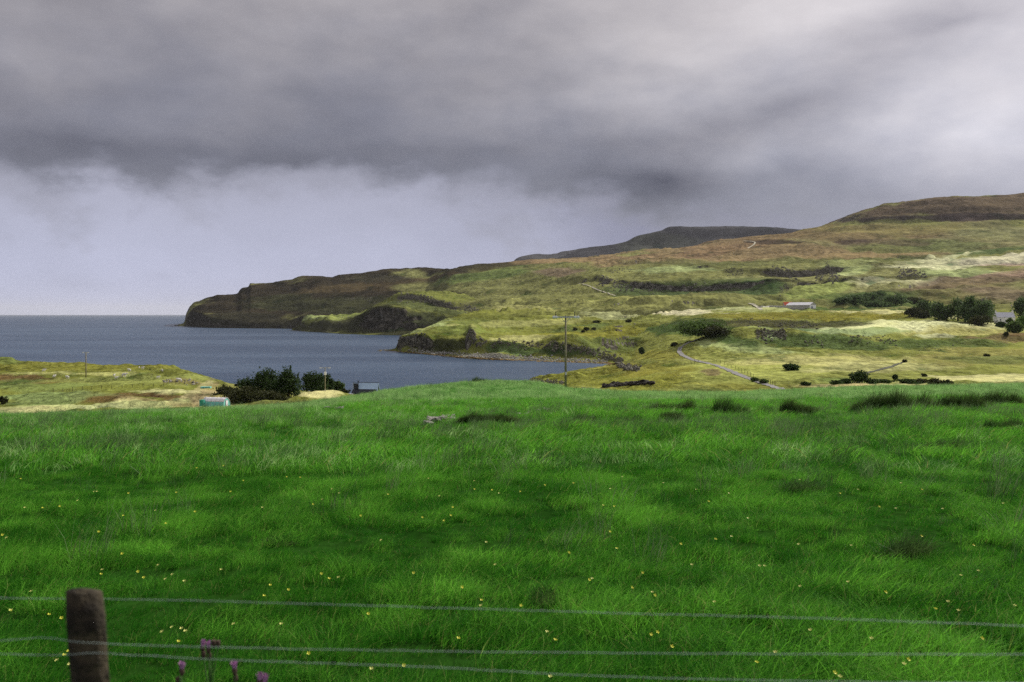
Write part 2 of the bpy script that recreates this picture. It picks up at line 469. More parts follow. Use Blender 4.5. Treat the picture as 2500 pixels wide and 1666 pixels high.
# ================================================================ THE SETTING
# ---- sea: one sheet out to the horizon, meshed finer near the bay
sx = np.concatenate([-np.geomspace(60000, 400, 30), np.linspace(-350, 350, 15), np.geomspace(400, 60000, 30)])
sy = np.concatenate([[-3000, 0], np.geomspace(150, 60000, 64)])
GX, GY = np.meshgrid(sx, sy)
ii = np.arange(GX.size).reshape(GX.shape)
sea = add('sea', mesh_np('sea', np.stack([GX, GY, np.zeros_like(GX)], -1).reshape(-1, 3),
          np.stack([ii[:-1, :-1], ii[:-1, 1:], ii[1:, 1:], ii[1:, :-1]], -1).reshape(-1, 4), M_sea, True))
tag(sea, 'slate blue wind-ruffled sea filling the bay out to the hazy horizon', kind='structure')

# ---- far hills
loft('distant_island_hill', [
    [(1255, 700, 6000), (1520, 700, 6000)],
    [(1255, 655, 6200), (1300, 640, 6200), (1520, 640, 6200)],
    [(1255, 637, 6500), (1262, 632, 6500), (1275, 627, 6500), (1330, 622, 6500), (1362, 619, 6500), (1368, 616, 6500), (1400, 612, 6500), (1424, 607, 6500), (1450, 605, 6500), (1520, 601, 6500)],
    [(1255, 660, 7300), (1520, 650, 7300)]], 1255, 1520, 5, M_far, SLATE, [], 10, 500, 'faint blue grey stepped hill farthest out beyond the moor')
loft('mesa_hill', [
    [(1340, 680, 3700), (1700, 680, 3700), (2150, 670, 3700)],
    [(1340, 655, 3850), (1550, 640, 3850), (1700, 625, 3850), (2150, 620, 3850)],
    [(1340, 640, 4050), (1428, 622, 4050), (1550, 604, 4050), (1634, 590, 4050), (1800, 585, 4050), (2150, 590, 4050)],
    [(1340, 634, 4200), (1380, 624, 4200), (1405, 614, 4200), (1428, 607.6, 4200), (1476, 602, 4200), (1527, 593, 4200), (1550, 582, 4200), (1583, 572, 4200), (1617, 562, 4200),
     (1634, 555, 4200), (1680, 553, 4200), (1808, 554.5, 4200), (1910, 557, 4200), (1961, 561, 4200), (2150, 572, 4200)],
    [(1340, 680, 5000), (1634, 620, 5000), (2150, 620, 5000)]], 1340, 2150, 4, M_far, (0.052, 0.05, 0.055), [(1600, 600, 120, 30, (0.06, 0.062, 0.05), .7)], 9, 420,  # the hill's shadow is put into its dark slate colour
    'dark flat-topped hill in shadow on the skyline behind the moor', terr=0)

# ---- main hillside with the long dark headland
crest_l = [(425, 794.6), (437, 792.5), (449, 789), (455, 764), (464, 748), (474, 738), (504, 731), (534, 723), (578, 717), (590, 705.5), (607, 699), (611, 693), (656, 691), (712, 682),
           (727, 676.5), (742, 674), (810, 676), (831, 671), (885, 667.6), (906, 663), (950, 657.5), (1040, 656.5)]
cliff_l = [(425, 795), (437, 794), (449, 791), (455, 778), (464, 764), (474, 762), (504, 772), (540, 781), (600, 784), (660, 785), (720, 784), (760, 778), (900, 781), (1040, 778)]
base_l = [(425, 795.5), (470, 798), (520, 801), (600, 802), (700, 803), (760, 804), (900, 806), (1040, 808)]
PL = [425, 431, 437, 443, 449, 452, 455, 459, 464, 474, 488, 504, 520, 534, 556, 578, 590, 600, 607, 611, 630, 656, 684, 712, 727, 742, 780, 810, 831, 860, 885, 906, 950, 1000, 1040]
_b = pchip(*zip(*base_l), np.array(PL, float)); _c = pchip(*zip(*cliff_l), np.array(PL, float)); _k = np.interp(PL, *zip(*crest_l))
_Yb = H * F / (_b - HY); _wid = np.interp(PL, [425, 455, 520, 700, 1040], [60, 120, 420, 640, 900])
def lrow(s, w):
    if s < 0: return [(p, b_, y_) for p, b_, y_ in zip(PL, _b, _Yb)]
    return [(p, c_ + (k_ - c_) * s, y_ + 25 + wd * w) for p, c_, k_, y_, wd in zip(PL, _c, _k, _Yb, _wid)]
def lback(d, dy): return [(p, k_ + d, y_ + 25 + wd + dy) for p, k_, y_, wd in zip(PL, _k, _Yb, _wid)]
r1 = lrow(-1, 0) + [(1100, 792, 1650), (1250, 765, 1420), (1500, 752, 1220), (1700, 752, 1100), (1900, 756, 1040), (2100, 756, 1010), (2300, 762, 950), (2600, 770, 850), (3000, 775, 800)]
r2 = lrow(0, 0) + [(1100, 775, 1750), (1250, 748, 1550), (1500, 730, 1350), (1700, 736, 1240), (1900, 740, 1160), (2100, 736, 1130), (2300, 740, 1080), (2600, 742, 980), (3000, 745, 930)]
r3 = lrow(.14, .16) + [(1100, 742, 1950), (1250, 728, 1750), (1500, 712, 1500), (1620, 716, 1420), (1700, 718, 1400), (1850, 724, 1300), (2000, 717, 1290), (2150, 707, 1290), (2300, 703, 1250), (2600, 702, 1150), (3000, 702, 1100)]
r4 = lrow(.30, .32) + [(1100, 722, 2100), (1250, 712, 1900), (1450, 693, 1680), (1500, 702, 1600), (1620, 709, 1530), (1700, 708, 1500), (1830, 704, 1450), (1900, 693, 1430), (2000, 698, 1420), (2100, 684, 1420), (2300, 683, 1380), (2600, 681, 1300), (3000, 681, 1250)]
r5 = lrow(.42, .42) + [(1100, 708, 2200), (1250, 700, 2000), (1450, 678, 1700), (1500, 687, 1612), (1620, 694, 1540), (1700, 693, 1510), (1830, 690, 1460), (1900, 683, 1440), (2000, 687, 1430), (2100, 672, 1430), (2300, 671, 1400), (2600, 669, 1330), (3000, 669, 1280)]
r6 = lrow(.57, .55) + [(1100, 692, 2300), (1250, 682, 2150), (1450, 664, 1850), (1520, 664, 1780), (1620, 655, 1720), (1700, 668, 1650), (1850, 677, 1580), (1950, 676, 1560), (2050, 666, 1540), (2200, 660, 1520), (2350, 658, 1500), (2600, 652, 1480), (3000, 648, 1450)]
r7 = lrow(.72, .70) + [(1100, 676, 2400), (1250, 665, 2300), (1450, 656, 2000), (1520, 656, 1900), (1620, 650, 1850), (1780, 670, 1720), (1850, 673, 1680), (1900, 676, 1650), (2000, 680, 1630), (2040, 670, 1625), (2100, 655, 1620), (2200, 653, 1600), (2350, 650, 1580), (2600, 642, 1560), (3000, 634, 1550)]
r8 = lrow(.86, .85) + [(1100, 664, 2500), (1250, 653, 2450), (1450, 648, 2150), (1520, 647, 2050), (1620, 643, 1950), (1780, 656, 1745), (1850, 658, 1700), (1900, 658, 1668), (2000, 656, 1648), (2035, 646, 1643), (2100, 646, 1640), (2200, 642, 1630), (2350, 638, 1610), (2600, 626, 1590), (3000, 616, 1580)]
r9 = lrow(1.0, 1.0) + [(1096, 657, 2750), (1124, 652.6, 2750), (1222, 643, 2750), (1248, 640.6, 2750), (1310, 637, 2650), (1400, 635, 2500), (1600, 632, 2250), (1800, 634, 2050), (2000, 636, 1950), (2200, 634, 1900), (2350, 622, 1880), (2500, 610, 1850), (3000, 600, 1800)]
r10 = lback(3, 150) + [(1096, 660, 2950), (1222, 644, 2950), (1310, 636, 2950), (1400, 632, 2900), (1451, 630.5, 2800), (1515, 624, 2750), (1600, 618, 2600), (1731, 606, 2500), (1900, 600, 2300), (2100, 600, 2200), (2300, 594, 2150), (2500, 580, 2100), (3000, 570, 2100)]
r11 = lback(7, 300) + [(1096, 664, 3150), (1222, 647, 3150), (1310, 638, 3150), (1400, 632.5, 3100), (1451, 631, 3050), (1515, 623, 3000), (1563, 612.7, 3000), (1655, 610, 2950), (1731, 594, 2850), (1859, 577, 2750), (1961, 567, 2650), (2045, 553, 2550), (2130, 545, 2500), (2300, 541, 2400), (2500, 536, 2350), (3000, 530, 2350)]
r12 = lback(12, 450) + [(1096, 668, 3350), (1222, 651, 3350), (1310, 642, 3350), (1400, 636, 3300), (1563, 616, 3250), (1655, 611, 3200), (1731, 593.6, 3000), (1782, 586, 3000), (1859, 576, 2950), (1923, 570.6, 2900), (1961, 562, 2850), (2002, 555, 2800), (2045, 540, 2750), (2091, 529, 2600), (2130, 526, 2540), (2300, 523, 2440), (2500, 520, 2390), (3000, 515, 2390)]
r13 = lback(20, 600) + [(1096, 676, 3550), (1400, 642, 3500), (1655, 618, 3400), (1859, 582, 3150), (1961, 565, 3000), (2045, 539.5, 2900), (2091, 523, 2820), (2130, 511, 2750), (2155, 501, 2720), (2198, 495.6, 2700), (2232, 488.5, 2650), (2308, 481, 2600), (2354, 478, 2600), (2423, 478, 2600), (2500, 474, 2600), (2700, 468, 2600), (3000, 470, 2600)]
r14 = lback(60, 1100) + [(1096, 715, 4000), (1400, 670, 4000), (1859, 610, 3700), (2130, 560, 3400), (2500, 520, 3300), (3000, 520, 3300)]
rows = [sea_row(r1, -6, -20), r1, r2, r3, r4, r5, r6, r7, r8, r9, r10, r11, r12, r13, r14]
# right-hand part of the first row must stay just under the valley floor, not at sea level
rows[0] = [p for p in rows[0] if p[0] <= 1040] + [(1100, 815, 1550), (1250, 795, 1300), (1500, 790, 1150), (1900, 790, 980), (2300, 800, 880), (3000, 810, 750)]
hill_patches = [
    (1900, 600, 700, 45, (0.185, 0.15, 0.075), .7), (2350, 580, 350, 40, (0.20, 0.18, 0.085), .7), (1500, 690, 400, 40, (0.155, 0.155, 0.055), .6), (2150, 680, 400, 40, (0.215, 0.205, 0.085), .6),
    # headland: dark heath with cloud shadow painted into its colour
    (760, 725, 430, 75, SHADED_HEATH, 1.0, -4), (600, 790, 260, 28, (0.028, 0.026, 0.016), .9), (820, 745, 190, 26, (0.040, 0.042, 0.019), .8),
    (1150, 650, 200, 16, SHADED_HEATH, .9, -3), (1010, 690, 220, 16, (0.062, 0.046, 0.024), .9, -5), (930, 680, 100, 9, (0.045, .04, .025), .8),
    (1130, 700, 180, 18, OLIVE, .8), (1200, 670, 130, 14, GREEN, .6, -8), (1360, 665, 60, 15, HEATHER, .8), (1350, 700, 150, 12, OLIVE, .8),
    # rust and heather moor
    (1560, 637, 330, 13, RUST, .9), (1850, 620, 420, 22, RUST, .75), (1800, 595, 200, 18, (0.19, 0.125, 0.07), .8, -12), (2080, 572, 260, 22, (0.17, 0.12, 0.06), .75),
    (2350, 505, 320, 30, (0.115, 0.085, 0.055), 1.0, -3), (2300, 532, 300, 8, (0.06, 0.045, 0.04), .9, -1), (2250, 560, 260, 14, (0.18, 0.155, 0.06), .7),
    (2200, 600, 120, 16, (0.125, 0.135, 0.045), .8), (2330, 600, 120, 14, (0.12, 0.135, 0.05), .8), (2420, 615, 110, 9, (0.07, 0.10, 0.035), .9, -6), (2440, 570, 120, 20, (0.19, 0.185, 0.085), .8),
    (2130, 590, 160, 8, (0.10, 0.075, 0.045), .7, 2), (1900, 592, 90, 4, (0.07, 0.05, 0.035), .9), (2080, 590, 70, 4, (0.07, 0.05, 0.035), .9),
    (2120, 637, 330, 7, (0.085, 0.095, 0.035), .9, -1), (1700, 643, 200, 10, (0.10, 0.105, 0.04), .8),
    # lower shelves, sunlit bands and dark slopes painted into the colour
    (1640, 672, 140, 16, OLIVE, .9), (1650, 660, 110, 7, PALEGREEN, .7), (1880, 668, 110, 8, OLIVE, .8), (1780, 700, 180, 18, (0.06, 0.085, 0.03), .75), (1600, 715, 120, 12, (0.055, 0.08, 0.03), .8),
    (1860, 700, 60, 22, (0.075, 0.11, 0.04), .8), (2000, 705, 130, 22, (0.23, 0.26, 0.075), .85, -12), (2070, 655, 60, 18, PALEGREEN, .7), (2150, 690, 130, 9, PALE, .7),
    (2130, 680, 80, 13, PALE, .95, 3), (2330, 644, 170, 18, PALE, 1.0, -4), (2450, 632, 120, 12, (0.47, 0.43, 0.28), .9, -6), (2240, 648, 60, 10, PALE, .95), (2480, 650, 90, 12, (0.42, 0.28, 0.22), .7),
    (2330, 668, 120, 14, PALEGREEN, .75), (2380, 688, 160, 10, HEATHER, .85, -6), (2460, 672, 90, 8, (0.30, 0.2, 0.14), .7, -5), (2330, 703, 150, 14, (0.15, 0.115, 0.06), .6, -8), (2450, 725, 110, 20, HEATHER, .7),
    (2300, 728, 120, 14, (0.14, 0.13, 0.05), .7), (2060, 735, 90, 16, DKGREEN, .6), (2160, 740, 120, 20, (0.06, 0.09, 0.03), .8),
    (2020, 640, 230, 8, OLIVE, .5), (1620, 730, 250, 10, OLIVE, .8), (1450, 742, 250, 14, (0.24, 0.235, 0.075), .8)]
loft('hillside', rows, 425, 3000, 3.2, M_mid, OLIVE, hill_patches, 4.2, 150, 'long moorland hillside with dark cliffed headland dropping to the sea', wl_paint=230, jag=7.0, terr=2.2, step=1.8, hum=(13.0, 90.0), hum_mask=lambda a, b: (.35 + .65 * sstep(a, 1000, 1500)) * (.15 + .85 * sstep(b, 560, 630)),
     rock_nz=(0.80, 0.58))

# ---- second, nearer dark headland with its crag band
w4 = [(712, 806.5), (727, 808), (780, 812), (830, 815), (900, 818), (990, 819.5), (1100, 820), (1330, 822)]
q1 = wl_row(w4)
q2 = [(712, 806.4, 2030), (727, 804, 1960), (780, 808, 1800), (830, 811, 1700), (900, 812, 1630), (990, 813, 1600), (1100, 813, 1580), (1330, 813, 1560)]
q3 = [(712, 806, 2045), (727, 796, 1975), (742, 781, 1950), (760, 775, 1900), (800, 776, 1840), (822, 788, 1780), (850, 788, 1740), (880, 774, 1690), (905, 755, 1665), (940, 748, 1650), (980, 752, 1645), (1010, 768, 1640), (1045, 777, 1640), (1090, 768, 1640), (1330, 770, 1600)]
q4 = [(712, 806.3, 2075), (727, 798, 2005), (742, 776, 2000), (760, 769, 1980), (800, 769, 1950), (830, 776, 1900), (880, 765, 1850), (920, 745, 1800), (980, 738, 1780), (1050, 750, 1760), (1100, 757, 1740), (1200, 765, 1720), (1330, 762, 1700)]
q5 = [(712, 807, 2110), (727, 802, 2060), (742, 782, 2080), (800, 774, 2100), (880, 765, 2060), (940, 741, 1950), (965, 737, 1920), (1000, 735, 1900), (1060, 745, 1860), (1110, 757, 1830), (1170, 765, 1800), (1330, 755, 1780)]
q6 = [(712, 808, 2150), (742, 790, 2150), (800, 785, 2250), (880, 770, 2200), (940, 738, 2050), (965, 726, 1940), (985, 720, 1920), (1010, 719, 1910), (1060, 729, 1870), (1110, 745, 1840), (1170, 757, 1812), (1200, 757, 1800), (1330, 750, 1800)]
q7 = [(712, 809, 2250), (800, 800, 2400), (880, 780, 2350), (940, 735, 2200), (985, 716, 2100), (1060, 714, 2050), (1120, 718, 2000), (1200, 735, 1950), (1330, 738, 1900)]
q8 = [(712, 812, 2400), (800, 810, 2600), (900, 780, 2500), (985, 735, 2350), (1060, 730, 2300), (1200, 745, 2150), (1330, 755, 2100)]
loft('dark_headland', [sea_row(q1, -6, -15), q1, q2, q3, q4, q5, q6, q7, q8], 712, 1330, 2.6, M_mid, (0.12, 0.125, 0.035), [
    (930, 785, 130, 45, (0.034, 0.034, 0.016), 1.0), (950, 785, 40, 26, (0.035, 0.06, 0.02), .8), (780, 772, 60, 10, (0.19, 0.21, 0.06), .9), (850, 768, 60, 9, (0.17, 0.19, 0.055), .9, -14),  # dark patches include this headland's cloud shade
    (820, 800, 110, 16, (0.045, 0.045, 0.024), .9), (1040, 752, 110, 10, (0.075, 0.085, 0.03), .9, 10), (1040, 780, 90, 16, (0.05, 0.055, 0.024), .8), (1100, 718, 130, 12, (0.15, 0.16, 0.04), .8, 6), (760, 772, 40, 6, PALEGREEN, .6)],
    3.2, 100, 'second dark green headland with a broken crag band above its cliffs', wl_paint=120, jag=7.0, hum=(10.0, 70.0), terr=1.2, step=1.8, rock_nz=(0.80, 0.55))

# ---- nearer cliffs closing the bay
w5 = [(930, 855.5), (960, 857.5), (1000, 862), (1050, 867), (1100, 872.5), (1150, 877), (1200, 879), (1250, 881), (1300, 883), (1400, 886), (1480, 889), (1530, 891), (1700, 893)]
c1 = wl_row(w5)
c2 = [(930, 855.2, 895), (955, 855, 880), (975, 854, 860), (1000, 853, 850), (1050, 857, 810), (1100, 862, 770), (1150, 866, 745), (1200, 866, 730), (1250, 869, 720), (1300, 872, 712), (1400, 875, 695), (1480, 881, 665), (1530, 886, 645), (1700, 885, 640)]
c3 = [(930, 855.2, 900), (955, 854, 885), (970, 850, 872), (976, 824, 868), (985, 819, 866), (1000, 818, 858), (1045, 819, 822), (1062, 836, 812), (1080, 832, 804), (1100, 830, 792), (1135, 836, 772), (1144, 812, 770), (1152, 806, 772), (1165, 820, 762), (1190, 833, 752), (1220, 837, 744), (1280, 838, 735), (1350, 840, 725), (1400, 844, 712), (1440, 853, 698), (1480, 866, 680), (1530, 880, 655), (1700, 875, 650)]
c4 = [(930, 855.5, 920), (965, 853, 900), (976, 826, 890), (990, 816, 890), (1030, 804, 890), (1060, 806, 880), (1100, 806, 880), (1135, 808, 870), (1152, 800, 860), (1190, 818, 830), (1250, 826, 810), (1350, 824, 800), (1450, 832, 790), (1530, 858, 740), (1700, 860, 720)]
c5 = [(930, 856, 950), (970, 853, 930), (990, 824, 940), (1020, 806, 940), (1050, 797.5, 960), (1068, 792, 970), (1100, 789, 970), (1150, 791, 960), (1200, 800, 930), (1300, 806, 910), (1400, 804, 900), (1500, 816, 870), (1560, 840, 800), (1700, 845, 780)]
c6 = [(930, 857, 1000), (980, 853, 980), (1030, 822, 1020), (1055, 801, 1040), (1070, 787, 1060), (1082, 782, 1080), (1120, 778, 1090), (1180, 776, 1090), (1250, 784, 1060), (1350, 786, 1030), (1450, 788, 1000), (1550, 805, 930), (1700, 820, 880)]
c7 = [(930, 858, 1100), (1000, 850, 1100), (1060, 815, 1150), (1090, 788, 1180), (1115, 774, 1200), (1150, 768, 1220), (1220, 763, 1230), (1300, 768, 1200), (1400, 772, 1150), (1500, 776, 1100), (1600, 790, 1020), (1700, 800, 980)]
c8 = [(930, 860, 1250), (1060, 840, 1280), (1110, 790, 1350), (1150, 770, 1400), (1180, 758, 1430), (1250, 748, 1440), (1350, 750, 1400), (1450, 755, 1330), (1560, 763, 1200), (1700, 775, 1100)]
c9 = [(930, 862, 1400), (1060, 850, 1450), (1150, 800, 1550), (1220, 765, 1600), (1300, 745, 1600), (1450, 742, 1500), (1700, 755, 1250)]
c10 = [(930, 870, 1600), (1150, 840, 1700), (1300, 780, 1750), (1450, 765, 1650), (1700, 775, 1400)]
loft('bay_cliffs', [sea_row(c1, -5, -12), c1, c2, c3, c4, c5, c6, c7, c8, c9, c10], 930, 1700, 2.4, M_mid, (0.145, 0.150, 0.034), [
    (1120, 800, 120, 14, (0.135, 0.16, 0.04), .8), (1200, 790, 120, 12, (0.12, 0.14, 0.04), .7), (1300, 790, 200, 8, (0.30, 0.29, 0.10), .7, -2), (1250, 752, 180, 7, (0.32, 0.30, 0.115), .7),
    (1330, 826, 190, 7, (0.36, 0.34, 0.13), .8, -3), (1480, 770, 120, 9, (0.34, 0.34, 0.16), .8), (1420, 800, 110, 8, (0.08, 0.11, 0.035), .7, -6), (1330, 765, 110, 8, (0.14, 0.14, 0.04), .7),
    (1450, 815, 130, 14, (0.185, 0.175, 0.03), .9), (1510, 845, 100, 16, (0.10, 0.12, 0.035), .8), (1300, 855, 170, 14, (0.06, 0.085, 0.026), .9, 3), (1080, 845, 120, 18, (0.038, 0.042, 0.016), .9),
    (1250, 856, 60, 9, (0.11, 0.15, 0.05), .7), (1200, 876, 330, 5, (0.16, 0.15, 0.12), .9, 3), (1040, 800, 60, 6, PALEGREEN, .7, -16), (1030, 802, 50, 5, (0.30, 0.30, 0.10), .7)],
    2.0, 64, 'grassy plateau with dark basalt cliffs round the far side of the bay', wl_paint=60, jag=4.0, hum=(11.0, 68.0), terr=0.9, step=1.8, rock_nz=(0.74, 0.5))

# ---- valley floor, knoll and fields on the right
def vr(Y, pts): return [(p[0], p[1], p[2] if len(p) > 2 else Y) for p in pts]
v0 = vr(150, [(1180, 1075), (1400, 1050), (1650, 1020), (2000, 1012), (2500, 1010), (3000, 1010)])
v1 = vr(205, [(1180, 1030), (1400, 1020), (1550, 1000), (1700, 972), (1900, 962), (2200, 958), (2500, 950), (3000, 945)])
v2 = vr(250, [(1180, 1005), (1300, 1002), (1400, 996), (1550, 968), (1700, 945), (1900, 942), (2000, 939), (2200, 936), (2500, 929), (3000, 925)])
v3 = vr(300, [(1180, 990), (1300, 975), (1400, 968), (1480, 950), (1600, 932), (1750, 919), (1900, 915), (2100, 913), (2300, 915), (2500, 911), (3000, 905)])
v4 = vr(350, [(1180, 982), (1300, 962), (1400, 950), (1500, 935), (1600, 914), (1750, 898), (1900, 893), (2100, 890), (2300, 888), (2500, 886), (3000, 880)])
v5 = vr(400, [(1180, 970), (1300, 946), (1400, 936), (1500, 920), (1600, 896), (1750, 878), (1900, 872), (2100, 868), (2300, 866), (2500, 864), (3000, 860)])
v6 = vr(440, [(1180, 966), (1260, 947), (1300, 934), (1400, 924), (1500, 911), (1600, 884), (1720, 862), (1830, 853), (1950, 848), (2100, 849), (2250, 851), (2400, 852), (2500, 848), (3000, 845)])
v7 = vr(470, [(1180, 958), (1260, 940), (1290, 931), (1300, 926), (1400, 913), (1500, 903), (1600, 874), (1720, 848), (1800, 836), (1850, 822), (1900, 823), (1960, 829), (2050, 830), (2120, 822), (2200, 830), (2300, 830), (2400, 838), (2500, 835), (3000, 830)])
v8 = vr(500, [(1180, 940, 505), (1300, 924, 500), (1350, 917, 510), (1400, 908), (1500, 893, 540), (1600, 862, 520), (1700, 836), (1790, 812), (1830, 805), (1900, 806), (2000, 806), (2100, 807), (2200, 812), (2300, 818), (2400, 824), (2500, 820), (3000, 812)])
v9 = vr(570, [(1180, 920, 560), (1320, 918, 540), (1400, 904, 575), (1450, 899, 600), (1500, 892, 610), (1560, 872, 600), (1620, 850), (1700, 826), (1760, 815), (1830, 799), (1900, 794), (2000, 792), (2150, 789), (2250, 791), (2350, 798), (2450, 806), (2500, 808), (3000, 800)])
v10 = vr(640, [(1180, 910, 620), (1400, 902, 605), (1480, 897, 630), (1520, 886, 650), (1580, 855, 650), (1650, 832), (1720, 824), (1800, 812), (1900, 804), (2050, 796), (2150, 789), (2250, 787), (2350, 790), (2450, 796), (2500, 798), (3000, 790)])
v11 = vr(720, [(1180, 900, 680), (1480, 895, 660), (1540, 872, 690), (1600, 838, 720), (1640, 820), (1700, 818), (1760, 806), (1850, 801), (1950, 798), (2100, 790), (2250, 783), (2350, 780), (2450, 782), (2500, 784), (3000, 775)])
v12 = vr(780, [(1180, 895, 740), (1500, 880, 720), (1580, 840, 760), (1640, 806), (1700, 793), (1760, 783), (1850, 784), (1950, 784), (2100, 780), (2250, 775), (2350, 772), (2500, 772), (3000, 765)])
v13 = vr(860, [(1180, 890, 800), (1500, 865, 790), (1580, 820, 830), (1640, 790), (1700, 780), (1760, 771), (1850, 772), (1950, 770), (2100, 767), (2200, 765), (2350, 764), (2500, 764), (3000, 758)])
v14 = vr(960, [(1180, 880, 900), (1500, 835, 890), (1580, 800, 920), (1650, 781), (1750, 765), (1850, 761), (2000, 758), (2150, 757), (2300, 757), (2500, 757), (3000, 752)])
v15 = vr(1060, [(1180, 870, 980), (1500, 815, 980), (1580, 785, 1020), (1650, 766), (1750, 756), (1850, 751), (2000, 750), (2150, 749), (2300, 748), (2500, 748), (3000, 744)])
v16 = vr(1180, [(1180, 860, 1080), (1500, 800, 1090), (1600, 765, 1130), (1700, 752), (1850, 745), (2000, 741), (2150, 738), (2300, 736), (2500, 736), (3000, 736)])
v17 = vr(1320, [(1180, 860, 1200), (1500, 800, 1200), (1700, 762, 1300), (1850, 752), (2000, 748), (2300, 745), (3000, 745)])
vrows = [v0, v1, v2, v3, v4, v5, v6, v7, v8, v9, v10, v11, v12, v13, v14, v15, v16, v17]
vpatch = [
    (1480, 935, 220, 40, (0.165, 0.165, 0.032), .9), (1600, 905, 150, 16, (0.18, 0.165, 0.035), .8), (1620, 870, 100, 14, (0.20, 0.185, 0.04), .8), (1350, 950, 110, 10, (0.24, 0.24, 0.06), .6),
    (1850, 895, 180, 36, (0.25, 0.26, 0.07), 1.0), (2000, 880, 260, 16, (0.36, 0.33, 0.13), .75), (1830, 850, 130, 12, PALEGREEN, .7, 6), (2150, 895, 200, 14, (0.38, 0.36, 0.15), .7),
    (2400, 870, 170, 26, (0.225, 0.205, 0.065), .8), (2420, 880, 120, 9, (0.11, 0.125, 0.04), .8), (2420, 925, 200, 12, (0.45, 0.42, 0.19), .9), (2120, 943, 170, 9, STRAW, 1.0), (2020, 945, 140, 7, (0.40, 0.32, 0.15), .9), (2050, 927, 100, 8, (0.15, 0.19, 0.055), .8), (1820, 945, 160, 9, (0.20, 0.195, 0.045), .9),
    (2050, 838, 260, 15, (0.075, 0.10, 0.032), 1.0, 2), (2280, 840, 200, 10, (0.085, 0.11, 0.035), .85), (1790, 830, 70, 18, (0.06, 0.09, 0.03), .85, 15), (2060, 806, 220, 12, (0.24, 0.285, 0.13), .95), (2250, 796, 240, 11, (0.52, 0.51, 0.27), .9), (2350, 812, 160, 12, (0.33, 0.30, 0.105), .8), (2430, 800, 90, 8, STRAW, .8),  # knoll's dark front and sunlit top painted into the pasture colour
    (2440, 832, 90, 9, (0.125, 0.085, 0.045), .75), (2480, 818, 50, 6, (0.13, 0.075, 0.042), .8), (2300, 822, 90, 5, (0.42, 0.42, 0.24), .7),
    (1720, 798, 90, 26, (0.05, 0.07, 0.022), 1.0), (1630, 805, 80, 13, (0.055, 0.085, 0.026), .9), (1860, 790, 140, 13, (0.055, 0.052, 0.026), .9), (2000, 790, 140, 8, (0.05, 0.05, 0.024), .9), (2050, 772, 240, 11, (0.165, 0.15, 0.03), 1.0), (1830, 772, 120, 8, (0.165, 0.15, 0.03), .9),
    (2150, 762, 130, 5, (0.42, 0.39, 0.18), .9), (1720, 752, 160, 7, (0.46, 0.44, 0.25), .9), (1640, 763, 130, 6, (0.52, 0.47, 0.28), 1.0), (1850, 755, 120, 6, (0.30, 0.31, 0.13), .8), (1800, 745, 200, 6, (0.17, 0.21, 0.06), .7), (2060, 752, 110, 6, (0.07, 0.10, 0.03), .9), (2200, 750, 200, 8, (0.06, 0.09, 0.03), .9),
    (2320, 772, 90, 6, (0.27, 0.25, 0.13), .7), (2370, 775, 30, 5, RUST, .9), (1480, 890, 80, 9, (0.20, 0.18, 0.05), .7), (1740, 912, 28, 8, (0.13, 0.085, 0.055), .7)]
loft('valley', vrows, 1180, 3000, 3.0, M_near, (0.175, 0.182, 0.048), vpatch, 0.75, 30, 'grassy valley floor and low knolls of pale and olive pasture', wl_paint=26, jag=1.6, hum=(4.2, 40.0), hum_mask=lambda a, b: .30 + .70 * np.maximum(1 - sstep(b, 838, 862), sstep(b, 880, 900) * (1 - sstep(a, 1650, 1800))), terr=0.35, step=1.8, rock_nz=(0.70, 0.46))

# ---- sheep pasture on the left
s0 = vr(150, [(-700, 1080), (0, 1085), (500, 1075), (900, 1075), (1000, 1080), (1320, 1080)])
s1 = vr(195, [(-700, 1030), (0, 1030), (300, 1025), (500, 1016), (700, 1020), (900, 1030), (1320, 1040)])
s2 = vr(225, [(-700, 1000), (0, 1005), (150, 1002), (300, 998), (450, 995), (560, 996), (700, 999), (800, 1000), (900, 1010), (1320, 1025)])
s3 = vr(245, [(-700, 985), (0, 985), (150, 985), (300, 982), (450, 982), (520, 984), (600, 987), (700, 980), (760, 966), (830, 968), (870, 985), (950, 1000), (1320, 1018)])
s4 = vr(265, [(-700, 970), (0, 970), (150, 968), (250, 960), (350, 968), (430, 966), (520, 970), (620, 975), (740, 968), (800, 963), (840, 970), (950, 988), (1320, 1012)])
s5 = vr(290, [(-700, 952), (0, 955), (150, 950), (300, 948), (420, 945), (520, 952), (640, 960), (760, 966), (900, 977), (1320, 1006)])
s6 = vr(320, [(-700, 930), (0, 935), (150, 930), (300, 928), (420, 928), (500, 937), (600, 950), (760, 962), (900, 972), (1320, 1000)])
s7 = vr(355, [(-700, 905), (0, 908), (150, 906), (300, 905), (420, 908), (500, 924), (560, 942), (650, 950), (760, 960), (900, 970), (1320, 990)])
s8 = vr(395, [(-700, 870), (0, 877), (28, 880), (40, 888), (140, 890), (250, 893), (340, 897), (415, 899), (450, 906), (500, 922), (530, 935), (560, 944), (650, 952), (760, 962), (900, 971), (1320, 980)])
s9 = vr(430, [(-700, 880), (0, 890), (140, 905), (340, 912), (450, 925), (560, 944), (650, 952), (760, 960), (1320, 975)])
s10 = vr(480, [(-700, 935), (0, 940), (1320, 952)])
